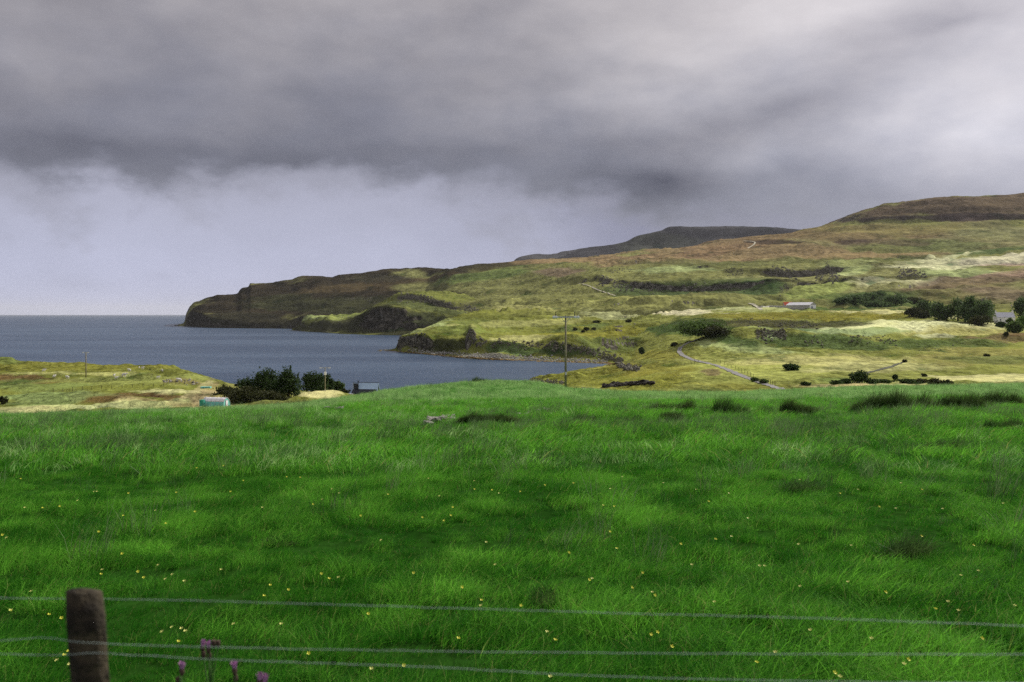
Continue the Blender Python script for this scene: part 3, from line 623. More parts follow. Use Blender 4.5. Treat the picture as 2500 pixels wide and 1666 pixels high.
loft('sheep_pasture', [s0, s1, s2, s3, s4, s5, s6, s7, s8, s9, s10], -700, 1320, 3.0, M_near, (0.125, 0.132, 0.030), [
    (120, 895, 300, 14, (0.15, 0.145, 0.03), .9), (60, 925, 130, 9, BROWN, .75, 2), (330, 930, 230, 12, (0.19, 0.205, 0.06), .8), (200, 912, 160, 5, (0.34, 0.33, 0.12), .8), (60, 945, 160, 14, (0.135, 0.165, 0.05), .8),
    (240, 975, 90, 12, (0.12, 0.07, 0.03), .8, 4), (330, 968, 60, 8, (0.11, 0.065, 0.03), .8), (440, 972, 60, 8, BROWN, .7), (110, 970, 150, 14, (0.17, 0.215, 0.075), .8), (410, 955, 90, 7, (0.42, 0.40, 0.18), .9),
    (470, 960, 70, 9, SAND, .7, -30), (430, 985, 190, 11, (0.30, 0.24, 0.11), .8), (200, 996, 330, 11, (0.35, 0.36, 0.15), .9, -2), (250, 994, 120, 6, (0.35, 0.36, 0.17), .6), (60, 1002, 150, 8, STRAW, .9), (500, 968, 45, 16, (0.27, 0.21, 0.11), .8, -40),
    (430, 932, 60, 7, (0.13, 0.09, 0.045), .6), (775, 968, 60, 6, (0.44, 0.40, 0.19), .9), (700, 985, 110, 9, (0.14, 0.15, 0.045), .9), (590, 946, 80, 6, (0.20, 0.19, 0.06), .8), (20, 882, 60, 8, (0.10, 0.12, 0.035), .8)],
    0.6, 24, 'rough olive sheep pasture rising to a low edge above the sea', wl_paint=20, jag=0, hum=(2.6, 28.0), terr=0.25, step=1.8, rock_nz=(0.5, 0.3))

# ---- the near green field, falling away from the road
def fz(Y, tab): return [(px, HY + dz * F / Y, Y) for px, dz in tab]
f_rows = [
    fz(0.4, [(-60000, 1.45), (60000, 1.45)]), fz(1.5, [(-20000, 1.5), (20000, 1.5)]), fz(2.6, [(-12000, 1.95), (12000, 1.95)]), fz(5, [(-6000, 2.75), (6000, 2.75)]),
    fz(8, [(-3000, 3.2), (1250, 3.22), (5000, 3.2)]), fz(12, [(-2500, 3.42), (1250, 3.43), (4500, 3.4)]), fz(20, [(-1800, 3.9), (0, 3.88), (1250, 3.84), (2500, 3.8), (4000, 3.8)]),
    fz(30, [(-1500, 4.6), (0, 4.50), (1250, 4.35), (2500, 4.25), (3500, 4.2)]), fz(50, [(-1200, 6.3), (0, 5.95), (600, 5.75), (1250, 5.35), (2000, 5.25), (2500, 5.15), (3300, 5.1)]),
    yrow(75, [(-1000, 1022), (0, 1018), (300, 1012), (500, 1006), (700, 998), (850, 984), (1000, 968), (1250, 963), (1500, 977), (1900, 972), (2500, 960), (3200, 955)]),
    yrow(103, [(-1000, 1026), (0, 1020), (300, 1010), (500, 1001), (620, 996), (740, 990), (830, 976), (925, 961), (1000, 949), (1100, 941), (1200, 934), (1290, 935), (1350, 943), (1390, 951), (1500, 958), (1700, 961), (1900, 957), (2000, 951), (2200, 946), (2500, 941), (3200, 936)]),
    yrow(120, [(-1000, 1035), (0, 1030), (500, 1010), (740, 999), (925, 968), (1100, 945), (1200, 939), (1350, 952), (1500, 967), (1900, 966), (2500, 948), (3200, 944)]),
    yrow(150, [(-1000, 1062), (0, 1060), (600, 1040), (1000, 990), (1200, 972), (1400, 985), (1900, 990), (2500, 980), (3200, 980)]),
    yrow(190, [(-1000, 1075), (600, 1060), (1200, 1030), (1900, 1010), (3200, 1000)])]
# shared columns: uniform in x near the camera is not needed, the strip follows the view
loft('field', f_rows, -1400, 3900, 9.0, M_field, (0.016, 0.055, 0.007), [  # base colour darkened so gaps between the tufts look shaded
    (1250, 960, 420, 30, (0.05, 0.15, 0.022), .7), (2000, 965, 600, 22, (0.06, 0.15, 0.03), .7), (1750, 957, 260, 8, (0.15, 0.17, 0.035), .8), (2200, 950, 150, 5, (0.10, 0.17, 0.04), .7),
    (500, 1020, 600, 20, (0.04, 0.14, 0.02), .5), (850, 972, 60, 6, (0.12, 0.16, 0.03), .6)], 0.07, 4.0,
    'lush bright green hay field sloping away from the fence', wl_paint=9, rock_nz=(0.2, 0.1), step=5, smax=34, hue=(1, 1, 1))


# ================================================================ MATERIALS FOR THINGS
def leaf_material(name, dark, light, trans=0.25, inst=False):
    m, t, b, out = mat_new(name)
    if inst:
        at = t.node('ShaderNodeAttribute', attribute_name='shade', attribute_type='INSTANCER')
        fac = at.outputs['Fac']
        pos_ = t.node('ShaderNodeNewGeometry').outputs['Position']
        n = t.noise(pos_, 0.35, 3, 0.5)
        bl = t.node('ShaderNodeAttribute', attribute_name='blade').outputs['Fac']
        fac = t.m('ADD', fac, t.m('ADD', t.m('MULTIPLY', t.m('SUBTRACT', n, 0.5), 0.7), t.m('MULTIPLY', t.m('SUBTRACT', bl, 0.5), 0.9)), clamp=True)
        straw_f = t.ss(bl, 0.955, 0.985)
    else:
        tc = t.node('ShaderNodeTexCoord')
        fac = t.ss(t.noise(tc.outputs['Object'], 0.9, 4, 0.6), 0.3, 0.7)
    c = t.mix(fac, dark, light)
    if inst: c = t.mix(t.m('MULTIPLY', straw_f, 0.8), c, (0.30, 0.27, 0.10))
    t.put(b.inputs['Base Color'], c); b.inputs['Roughness'].default_value = 0.75
    b.inputs['Specular IOR Level'].default_value = 0.08
    tr = t.node('ShaderNodeBsdfTranslucent'); t.put(tr.inputs[0], c)
    mx = t.node('ShaderNodeMixShader'); mx.inputs[0].default_value = trans
    t.l.new(b.outputs[0], mx.inputs[1]); t.l.new(tr.outputs[0], mx.inputs[2]); t.l.new(mx.outputs[0], out.inputs[0])
    return m

M_grass = leaf_material('meadow_grass', (0.018, 0.130, 0.006), (0.165, 0.460, 0.042), 0.45, True)
M_fargrass = leaf_material('pale_far_grass', (0.065, 0.235, 0.032), (0.330, 0.530, 0.180), 0.45, True)  # paler green for the far and right-hand grass
M_rushg = leaf_material('field_rush', (0.028, 0.085, 0.018), (0.170, 0.260, 0.105), 0.3, True)
M_rush = leaf_material('rush_blades', (0.030, 0.065, 0.016), (0.120, 0.180, 0.050), 0.2)
M_rushlt = leaf_material('green_rush_blades', (0.030, 0.085, 0.016), (0.120, 0.200, 0.055), 0.25)
M_dark = leaf_material('evergreen_leaves', (0.018, 0.036, 0.011), (0.060, 0.100, 0.027), 0.22)
M_thick = leaf_material('bramble_leaves', (0.026, 0.032, 0.012), (0.070, 0.076, 0.026), 0.2)
M_leafg = leaf_material('broadleaf_leaves', (0.045, 0.080, 0.020), (0.120, 0.185, 0.045), 0.3)
M_fartree = leaf_material('shelterbelt_leaves', (0.045, 0.080, 0.030), (0.120, 0.175, 0.065), 0.3)
M_bushbrown = leaf_material('gorse_leaves', (0.030, 0.040, 0.016), (0.075, 0.085, 0.030), 0.15)
M_lime = leaf_material('bright_shrub_leaves', (0.06, 0.13, 0.02), (0.14, 0.25, 0.04), 0.25)
M_bark = simple('bark', (0.06, 0.045, 0.03), 0.9)
M_post = simple('weathered_post_wood', (0.062, 0.049, 0.028), 0.95, scale=14, col2=(0.018, 0.014, 0.009), bump=1.0)
M_wire = simple('galvanised_wire', (0.42, 0.50, 0.44), 0.55, 0.3, 40, 0.1)
M_pole = simple('creosoted_pole', (0.30, 0.265, 0.165), 0.85, 0.35, 1.5)
M_white = simple('white_porcelain', (0.80, 0.80, 0.80), 0.4, 0.1)
M_black = simple('black_iron', (0.02, 0.02, 0.022), 0.6)
M_steel = simple('galvanised_steel', (0.45, 0.46, 0.47), 0.5, 0.2)
M_poly = simple('polythene_cover', (0.80, 0.78, 0.80), 0.45, 0.1, 0.8)
M_teal = simple('teal_netting', (0.045, 0.33, 0.25), 0.8, 0.3, 1.2)
M_palete = simple('faded_teal_cover', (0.20, 0.58, 0.50), 0.6, 0.25, 1.0)
M_roofb = simple('blue_grey_roof_sheet', (0.46, 0.62, 0.82), 0.35, 0.12, 0.5)
M_gable = simple('dark_boarding', (0.035, 0.04, 0.05), 0.7)
M_trim = simple('grey_trim', (0.30, 0.32, 0.36), 0.6)
M_render = simple('white_render', (0.88, 0.87, 0.85), 0.85, 0.08)
M_slate = simple('pale_slate_roof', (0.62, 0.63, 0.68), 0.55, 0.15, 0.8)
M_barnroof = simple('barn_roof_sheet', (0.74, 0.74, 0.76), 0.5, 0.15, 0.3)
M_barnwall = simple('barn_wall', (0.55, 0.53, 0.48), 0.8, 0.2, 0.3)
M_redroof = simple('red_roof_sheet', (0.72, 0.14, 0.07), 0.6, 0.2, 0.5)
M_glass = simple('window_glass', (0.03, 0.035, 0.045), 0.15)
M_petal = simple('buttercup_yellow', (0.86, 0.84, 0.08), 0.5, 0.12, 20)
M_petalp = simple('pale_yellow_petal', (0.86, 0.86, 0.26), 0.5, 0.1, 20)
M_stem = simple('flower_stem', (0.06, 0.14, 0.03), 0.7)
M_thistle = simple('thistle_purple', (0.50, 0.24, 0.46), 0.7, 0.3, 30)
M_thead = simple('thistle_brown', (0.075, 0.05, 0.035), 0.9)
M_wool = simple('sheep_wool', (0.78, 0.75, 0.68), 0.95, 0.12, 6, bump=0.5)
M_track = simple('gravel_track', (0.24, 0.23, 0.22), 0.95, 0.35, 0.5)
M_pathpale = simple('pale_path', (0.44, 0.41, 0.30), 0.95, 0.2, 0.3)

def rock_material(name, c0, c1, c2, scale):
    m, t, b, out = mat_new(name)
    tc = t.node('ShaderNodeTexCoord')
    n = t.noise(tc.outputs['Object'], scale, 6, 0.7)
    t.put(b.inputs['Base Color'], t.ramp(n, [(0.30, c0), (0.5, c1), (0.66, c2)], 'LINEAR'))
    b.inputs['Roughness'].default_value = 0.95
    return m
M_basalt = rock_material('basalt', (0.045, 0.042, 0.032), (0.115, 0.108, 0.080), (0.36, 0.34, 0.27), 0.8)
M_basaltd = rock_material('dark_basalt', (0.035, 0.034, 0.022), (0.095, 0.090, 0.060), (0.30, 0.28, 0.21), 0.9)
M_stone = rock_material('field_stone', (0.10, 0.09, 0.075), (0.24, 0.225, 0.20), (0.52, 0.50, 0.46), 2.5)
M_shingle = rock_material('shore_stones', (0.09, 0.085, 0.075), (0.24, 0.23, 0.21), (0.62, 0.60, 0.56), 0.6)
M_weed = rock_material('seaweed', (0.05, 0.035, 0.010), (0.17, 0.105, 0.02), (0.30, 0.19, 0.03), 0.4)
M_peat = rock_material('peat_bank', (0.010, 0.009, 0.007), (0.022, 0.018, 0.013), (0.05, 0.04, 0.03), 1.0)


# ================================================================ ROCK, SHORE AND CRAGS
_ph = (1 + 5 ** 0.5) / 2
ICO_V = np.array([(-1, _ph, 0), (1, _ph, 0), (-1, -_ph, 0), (1, -_ph, 0), (0, -1, _ph), (0, 1, _ph), (0, -1, -_ph), (0, 1, -_ph), (_ph, 0, -1), (_ph, 0, 1), (-_ph, 0, -1), (-_ph, 0, 1)]) / 1.902
ICO_F = np.array([(0, 11, 5), (0, 5, 1), (0, 1, 7), (0, 7, 10), (0, 10, 11), (1, 5, 9), (5, 11, 4), (11, 10, 2), (10, 7, 6), (7, 1, 8), (3, 9, 4), (3, 4, 2), (3, 2, 6), (3, 6, 8), (3, 8, 9), (4, 9, 5), (2, 4, 11), (6, 2, 10), (8, 6, 7), (9, 8, 1)])

def poly_at(pts, s):
    i = min(int(s * (len(pts) - 1)), len(pts) - 2); u = s * (len(pts) - 1) - i
    return tuple(a + (b - a) * u for a, b in zip(pts[i], pts[i + 1]))

def rocks(name, pts, n, jit, size, mat, label, kind='stuff', tall=1.0, only=None, sink=0.25, seed=1):
    if name == 'crag': n = int(n * 2.4); size = (size[0] * .24, size[1] * .50); tall *= .8; sink = .40; jit *= 1.25
    elif name in ('shore_outcrop',): n = int(n * 1.8); size = (size[0] * .5, size[1] * .6)
    r = random.Random(seed * 77 + n)
    V = []; Fs = []; k = 0
    for i in range(n):
        px, py = poly_at(pts, r.random())[:2]
        p = hit(px + r.gauss(0, 2), py + r.gauss(0, jit), only)
        s = size[0] + (size[1] - size[0]) * r.random() ** 2.2
        sc = np.array([s * r.uniform(.7, 1.4), s * r.uniform(.7, 1.3), s * r.uniform(.6, 1.1) * tall])
        v = ICO_V * (1 + np.random.default_rng(i + seed).uniform(-.28, .28, (12, 1))) * sc
        a = r.uniform(0, 6.28); ca, sa = math.cos(a), math.sin(a)
        v = np.stack([v[:, 0] * ca - v[:, 1] * sa, v[:, 0] * sa + v[:, 1] * ca, v[:, 2]], 1)
        V.append(v + np.array([p.x, p.y, p.z + sc[2] * (0.5 - sink)])); Fs.append(ICO_F + k); k += 12
    o = add(name, mesh_np(name, np.concatenate(V), np.concatenate(Fs), mat))
    tag(o, label, None, None, kind); return o

HS = ['hillside']; 
rocks('crag', [(1462, 682), (1490, 694), (1530, 702), (1580, 704), (1620, 704)], 170, 5, (1.6, 4.2), M_basalt, 'long broken grey crag curving under the green shelf', 'structure', 1.5, HS, seed=2)
rocks('crag', [(1680, 702), (1720, 704), (1760, 702)], 60, 4, (1.4, 3.2), M_basalt, 'small scattered crag between two longer ones on the shelf edge', 'structure', 1.4, HS, seed=3)
rocks('crag', [(1772, 700), (1795, 700), (1818, 703)], 60, 4, (1.8, 3.8), M_basalt, 'short grey crag at the end of the lower shelf', 'structure', 1.4, HS, seed=4)
rocks('crag', [(1775, 664), (1795, 667), (1815, 668)], 45, 3.5, (1.5, 3.5), M_basaltd, 'small dark crag on the upper shelf beside the rust moor', 'structure', 1.3, HS, seed=5)
rocks('crag', [(1878, 664), (1905, 664), (1925, 668), (1945, 672)], 110, 5, (1.8, 4.4), M_basalt, 'wide grey crag on the upper shelf above the barn', 'structure', 1.5, HS, seed=6)
rocks('crag', [(1990, 680), (2012, 668), (2022, 656), (2030, 670), (2045, 678)], 120, 6, (1.8, 4.6), M_basalt, 'tall peaked grey crag below the pale shelf', 'structure', 1.6, HS, seed=7)
rocks('crag', [(2195, 670), (2215, 664), (2235, 672), (2260, 674)], 110, 5, (1.6, 4.0), M_basalt, 'speckled grey crag standing under the palest grass', 'structure', 1.4, HS, seed=8)
rocks('crag', [(1905, 708), (1920, 700), (1925, 706)], 40, 4, (1.2, 2.8), M_basalt, 'small pale knuckle of rock on the slope left of the barn', 'structure', 1.4, HS, seed=9)
rocks('crag', [(1480, 664), (1510, 658), (1540, 656)], 70, 3, (1.4, 3.2), M_basaltd, 'dark crag line at the top left of the green shelf', 'structure', 1.3, HS, seed=10)
rocks('crag', [(970, 730), (1000, 726), (1040, 731), (1080, 743), (1120, 752), (1170, 760)], 230, 4, (2.0, 4.6), M_basalt, 'long pale-topped crag band on the second headland', 'structure', 1.6, ['dark_headland', 'hillside'], seed=11)
rocks('crag', [(845, 733), (880, 730), (915, 734)], 50, 2.5, (2.0, 4.5), M_basaltd, 'low dark crag on the slope of the long headland', 'structure', 1.0, HS, seed=12)
rocks('crag', [(1845, 812), (1870, 818), (1895, 815), (1920, 818)], 120, 6, (0.7, 1.7), M_basaltd, 'dark speckled crag at the near end of the knoll', 'structure', 1.6, ['valley'], seed=13)
rocks('crag', [(1965, 838), (1990, 834), (2010, 840)], 25, 4, (0.5, 1.2), M_basaltd, 'small rock face low on the knoll slope', 'structure', 1.2, ['valley'], seed=14)
rocks('crag', [(2070, 832), (2110, 826), (2150, 832), (2190, 836)], 45, 5, (0.5, 1.3), M_basaltd, 'broken dark rock face in the middle of the knoll', 'structure', 1.2, ['valley'], seed=15)
rocks('crag', [(2240, 848), (2280, 850), (2330, 850)], 22, 3.5, (0.4, 0.9), M_basalt, 'scattered boulders along the knoll foot', 'structure', 1.0, ['valley'], seed=16)
rocks('crag', [(1790, 784), (1850, 786), (1900, 792), (2000, 796)], 90, 4, (0.8, 2.0), M_basaltd, 'dark heathery rock face below the olive ridge', 'structure', 1.0, ['valley'], seed=17)
rocks('crag', [(1610, 794), (1640, 788), (1680, 786)], 27, 3, (0.7, 1.5), M_basaltd, 'thin rock line left of the big round bush', 'structure', .8, None, seed=18)
rocks('crag', [(1148, 806), (1150, 818), (1160, 828), (1190, 838)], 60, 4, (1.0, 2.4), M_basaltd, 'upright rock tooth on the edge of the bay cliff', 'structure', 1.6, ['bay_cliffs'], seed=19)
rocks('crag', [(1200, 838), (1280, 842), (1350, 846), (1400, 850), (1450, 862), (1490, 872), (1520, 880)], 240, 4, (0.9, 2.3), M_basaltd, 'dark columnar cliff edge along the bay', 'structure', 1.9, ['bay_cliffs'], seed=20)
rocks('crag', [(978, 825), (978, 850), (1000, 830), (1040, 830), (1000, 848), (1060, 850)], 170, 5, (1.2, 2.8), M_basaltd, 'dark basalt buttress ending the bay cliffs at the water', 'structure', 1.7, ['bay_cliffs'], seed=21)
rocks('shore_stones', [(1000, 856), (1100, 864), (1200, 870), (1300, 876), (1400, 880), (1480, 884)], 900, 3.0, (0.35, 0.95), M_shingle, 'pale boulders strewn along the far shore of the bay', 'stuff', .8, ['bay_cliffs'], sink=.1, seed=22)
rocks('seaweed', [(930, 856), (1000, 861), (1100, 870), (1200, 877), (1300, 881.5), (1400, 884.5), (1500, 888)], 700, 1.0, (0.6, 1.8), M_weed, 'orange brown seaweed along the tide line of the bay', 'stuff', .22, None, sink=.2, seed=23)
rocks('shore_outcrop', [(1295, 930), (1320, 932), (1350, 936), (1375, 934)], 120, 4, (0.35, 1.0), M_basalt, 'grey boulders on the near shore behind the tall pole', 'structure', 1.1, ['valley'], seed=24)
rocks('shore_outcrop', [(1506, 886), (1515, 893), (1530, 898), (1550, 900), (1560, 901)], 120, 3.5, (0.6, 1.6), M_basalt, 'dark rocks at the stream mouth in the corner of the bay', 'structure', 1.1, None, seed=25)
rocks('peat_bank', [(1475, 945), (1500, 942), (1540, 938), (1590, 936)], 150, 1.6, (0.7, 1.5), M_peat, 'black undercut peat bank beside the field', 'structure', .7, ['valley'], sink=.35, seed=26)
rocks('stream_bed', [(1420, 948), (1450, 952), (1490, 955)], 90, 2, (0.15, 0.4), M_shingle, 'grey stony stream bed under the peat bank', 'stuff', .5, ['valley'], seed=27)
rocks('sea_rocks', [(925, 856), (950, 857)], 30, .6, (0.8, 2.0), M_basaltd, 'low dark reef off the tip of the bay cliffs', 'structure', .5, None, seed=28)
rocks('pasture_stones', [(400, 932), (440, 930), (480, 934)], 34, 3, (0.25, 0.6), M_stone, 'tumbled pale stones in the sheep pasture', 'structure', .9, ['sheep_pasture'], seed=29)


# ================================================================ PLANTS
def crown_mesh(name, blobs, n, leaf, mat, rs, squash=1.0, clumps=22):
    """leaf quads gathered in clumps on a set of overlapping blobs (cx, cy, cz, r, rz)"""
    w = np.array([b[3] * b[4] for b in blobs]); w = w / w.sum()
    V = []
    for b, k in zip(blobs, (w * n).astype(int)):
        if k < 4: k = 4
        cd = rs.normal(size=(clumps, 3)); cd /= np.linalg.norm(cd, axis=1)[:, None]
        cr = rs.uniform(0.70, 1.10, clumps)
        pick = rs.integers(0, clumps, k)
        p = cd[pick] * cr[pick][:, None] + rs.normal(0, 0.20, (k, 3))
        inner = rs.random(k) < 0.25
        p[inner] *= rs.uniform(0.3, 0.8, (inner.sum(), 1))
        p = p * np.array([b[3], b[3], b[4]]) + np.array(b[:3])
        V.append(p)
    P = np.concatenate(V); k = len(P)
    u = rs.normal(size=(k, 3)); u /= np.linalg.norm(u, axis=1)[:, None]
    a = rs.normal(size=(k, 3)); v = np.cross(u, a); v /= np.linalg.norm(v, axis=1)[:, None]
    s = leaf * rs.uniform(0.6, 1.4, (k, 1))
    q = np.stack([P - u * s, P + v * s * .55, P + u * s, P - v * s * .55], 1).reshape(-1, 3)
    return mesh_np(name, q, np.arange(4 * k).reshape(k, 4), mat)

def plant(name, cat, label, px, py, wpx, hpx, mat, seed, n=1400, group=None, spires=0, leaf=None, only=None, lobes=7, flat=0.0, Y=None):
    """tree or bush whose foot is at photo pixel (px, py), about wpx wide and hpx high"""
    rs = np.random.default_rng(seed)
    p = hit(px, py, only) if Y is None else pos(px, py, Y)
    k = p.y / F; W = wpx * k; Hh = hpx * k
    root = empty(name, p)
    tag(root, label, cat, group)
    blobs = []
    for i in range(lobes):
        a = rs.uniform(0, 6.28); rr = W * 0.30 * math.sqrt(rs.random())
        z = Hh * rs.uniform(0.30, 0.74)
        r = W * rs.uniform(0.18, 0.30)
        blobs.append((rr * math.cos(a), rr * math.sin(a) * .8, z, r, min(r, Hh * .30)))
    n = int(n * 1.5); spires = spires // 2 + (spires > 0)
    blobs.append((0, 0, Hh * 0.42, W * 0.42, Hh * 0.42))
    blobs.append((rs.uniform(-.1, .1) * W, 0, Hh * 0.74, W * 0.24, Hh * 0.24))
    for i in range(spires):
        x = rs.uniform(-.36, .36) * W
        top = Hh * (1.0 - abs(x) / W * 0.7)
        for j in range(4):
            blobs.append((x, rs.uniform(-.1, .1) * W, top * (0.80 + 0.065 * j), W * 0.06 * (1 - j * .2), Hh * 0.06))
    add('crown', crown_mesh('crown', blobs, n, leaf or max(0.12, 2.6 * k), mat, rs), root)
    bm = bmesh.new()
    bm_tube(bm, [(0, 0, -0.3), (0.02 * W, 0, Hh * .3), (0, 0, Hh * .75)], [Hh * .035 + .03, Hh * .025 + .02, .02], 7)
    for i in range(4):
        a = i * 1.57 + rs.uniform(0, 1)
        bm_tube(bm, [(0, 0, Hh * .18), (math.cos(a) * W * .15, math.sin(a) * W * .15, Hh * .38), (math.cos(a) * W * .3, math.sin(a) * W * .3, Hh * .55)], [Hh * .016 + .02, .02 + Hh * .01, .01], 5)
    add('trunk', bm_mesh('trunk', bm, M_bark), root)
    return root

# dark shelter trees beside the polytunnel
T = 'shelter trees by the shed'
plant('evergreen_tree', 'tree', 'tallest dark evergreen with a pointed top at the gap in the shelter trees', 704, 987, 66, 92, M_dark, 1, 3600, T, 3, Y=262)
plant('evergreen_tree', 'tree', 'broad dark evergreen in the middle of the larger clump', 655, 989, 84, 90, M_dark, 2, 3800, T, 4, Y=266)
plant('evergreen_tree', 'tree', 'lower dark evergreen on the sloping left flank of the larger clump', 606, 988, 62, 66, M_dark, 3, 2800, T, 4, Y=268)
plant('evergreen_tree', 'tree', 'dark rounded evergreen left of the pole with the transformer', 766, 972, 60, 64, M_dark, 4, 3000, T, 4, Y=272)
plant('evergreen_tree', 'tree', 'slim dark evergreen just behind the pole with the transformer', 796, 970, 40, 56, M_dark, 5, 2200, T, 2, Y=280)
plant('broadleaf_tree', 'tree', 'smaller rounded lighter green tree right of the dark evergreens', 820, 970, 34, 44, M_leafg, 6, 1700, T, 0, Y=285)
plant('bush', 'bush', 'dark low bush at the right foot of the light green tree', 838, 970, 26, 22, M_thick, 7, 700, 'undergrowth by the shelter trees', Y=285)
plant('bush', 'bush', 'dark bramble thicket at the end of the earth track', 545, 990, 78, 50, M_thick, 8, 2200, 'undergrowth by the shelter trees', Y=262)
plant('bush', 'bush', 'brown-green thicket between the polytunnel and the evergreens', 590, 993, 80, 48, M_thick, 9, 2200, 'undergrowth by the shelter trees', Y=254)
plant('bush', 'bush', 'dark undergrowth at the foot of the tallest evergreen', 660, 992, 100, 40, M_thick, 10, 2200, 'undergrowth by the shelter trees', Y=252)
plant('bush', 'bush', 'small olive bush above the bramble thicket at the sea edge', 580, 945, 14, 8, M_bushbrown, 11, 200, None, Y=330)
plant('bush', 'bush', 'small dark bush at the left edge of the sheep pasture', 6, 986, 22, 18, M_thick, 12, 500, None, only=['sheep_pasture'])

# valley bushes
V_ = ['valley']
plant('bush', 'bush', 'huge round dark bush on the slope above the track bend', 1722, 822, 165, 40, M_leafg, 20, 4600, 'bushes in the valley', lobes=12)
plant('bush', 'bush', 'dark spreading bush at the right foot of the huge round bush', 1745, 822, 70, 26, M_thick, 21, 1200, 'bushes in the valley')
plant('bush', 'bush', 'lone dark bush in the middle of the pale field', 1934, 905, 38, 16, M_dark, 22, 900, 'bushes in the valley', only=V_)
plant('bush', 'bush', 'tallest dark bush on the stream line', 2098, 935, 46, 30, M_dark, 23, 1300, 'bushes along the stream', only=V_)
plant('bush', 'bush', 'small round bush standing up from the thin part of the stream line', 2185, 929, 14, 14, M_dark, 24, 300, 'bushes along the stream', only=V_)
for i, (x, y, w_, h_, lb) in enumerate([(1968, 940, 26, 7, 'lowest dark scrub at the near end of the stream line'), (2040, 939, 36, 10, 'low dark scrub left of the tallest stream bush'), (2066, 937, 34, 12, 'dark scrub touching the tallest stream bush on its left'),
        (2128, 936, 40, 11, 'dark scrub touching the tallest stream bush on its right'), (2160, 935, 40, 8, 'thin dark scrub left of the small round stream bush'), (2215, 935, 50, 9, 'thin dark scrub right of the small round stream bush'),
        (2250, 937, 44, 12, 'loose dark scrub in the far half of the stream line'), (2284, 940, 44, 14, 'leafy scrub near the far end of the stream line'), (2312, 941, 28, 13, 'last leafy scrub where the stream meets the green field')]):
    plant('stream_bush', 'bush', lb, x, y, w_, h_, M_dark if i < 6 else M_thick, 30 + i, 500, 'bushes along the stream', only=V_, lobes=5)
plant('bush', 'bush', 'dark green bush on the verge beside the track bridge', 1842, 932, 18, 10, M_leafg, 41, 350, 'bushes in the valley', only=V_)
plant('bush', 'bush', 'leafy bush on the verge next to the track gate', 1864, 936, 22, 9, M_leafg, 42, 350, 'bushes in the valley', only=V_)
plant('bush', 'bush', 'dark pointed shrub on the cliff edge by the stream mouth', 1567, 866, 14, 18, M_dark, 43, 420, None, spires=1)
plant('bush', 'bush', 'dark hummocky bush beside the track loop', 1646, 845, 22, 8, M_thick, 44, 300, 'bushes in the valley')
plant('bush', 'bush', 'small bush at the end of the field ditch', 2210, 884, 10, 5, M_thick, 45, 150, None, only=V_)
plant('bush', 'bush', 'faint grey bush on the pale strip right of the stream', 2257, 920, 14, 7, M_bushbrown, 46, 200, None, only=V_)
for i, (x, y, w_, h_, lb) in enumerate([(1404, 806, 10, 5, 'tiny dark bush right of the tall pole'), (1432, 806, 14, 6, 'dark bush on the plateau in the middle of three'), (1450, 805, 10, 4, 'dark bush on the plateau at the far end of three'), (1423, 812, 7, 5, 'lone dark bush below the three plateau bushes'), (1534, 786, 16, 5, 'dark low bush on the pale plateau grass'), (1458, 788, 22, 5, 'dark flat bush patch on the plateau')]):
    plant('bush', 'bush', lb, x, y, w_, h_, M_thick, 50 + i, 180, 'bushes on the plateau', lobes=4)
plant('bush', 'bush', 'low gorse at the bottom right edge of the valley fields', 2408, 870, 16, 5, M_thick, 58, 180, None, only=V_)
plant('bush', 'bush', 'small bush at the field corner below the cottage garden', 2456, 820, 14, 9, M_bushbrown, 59, 200, None, only=V_)

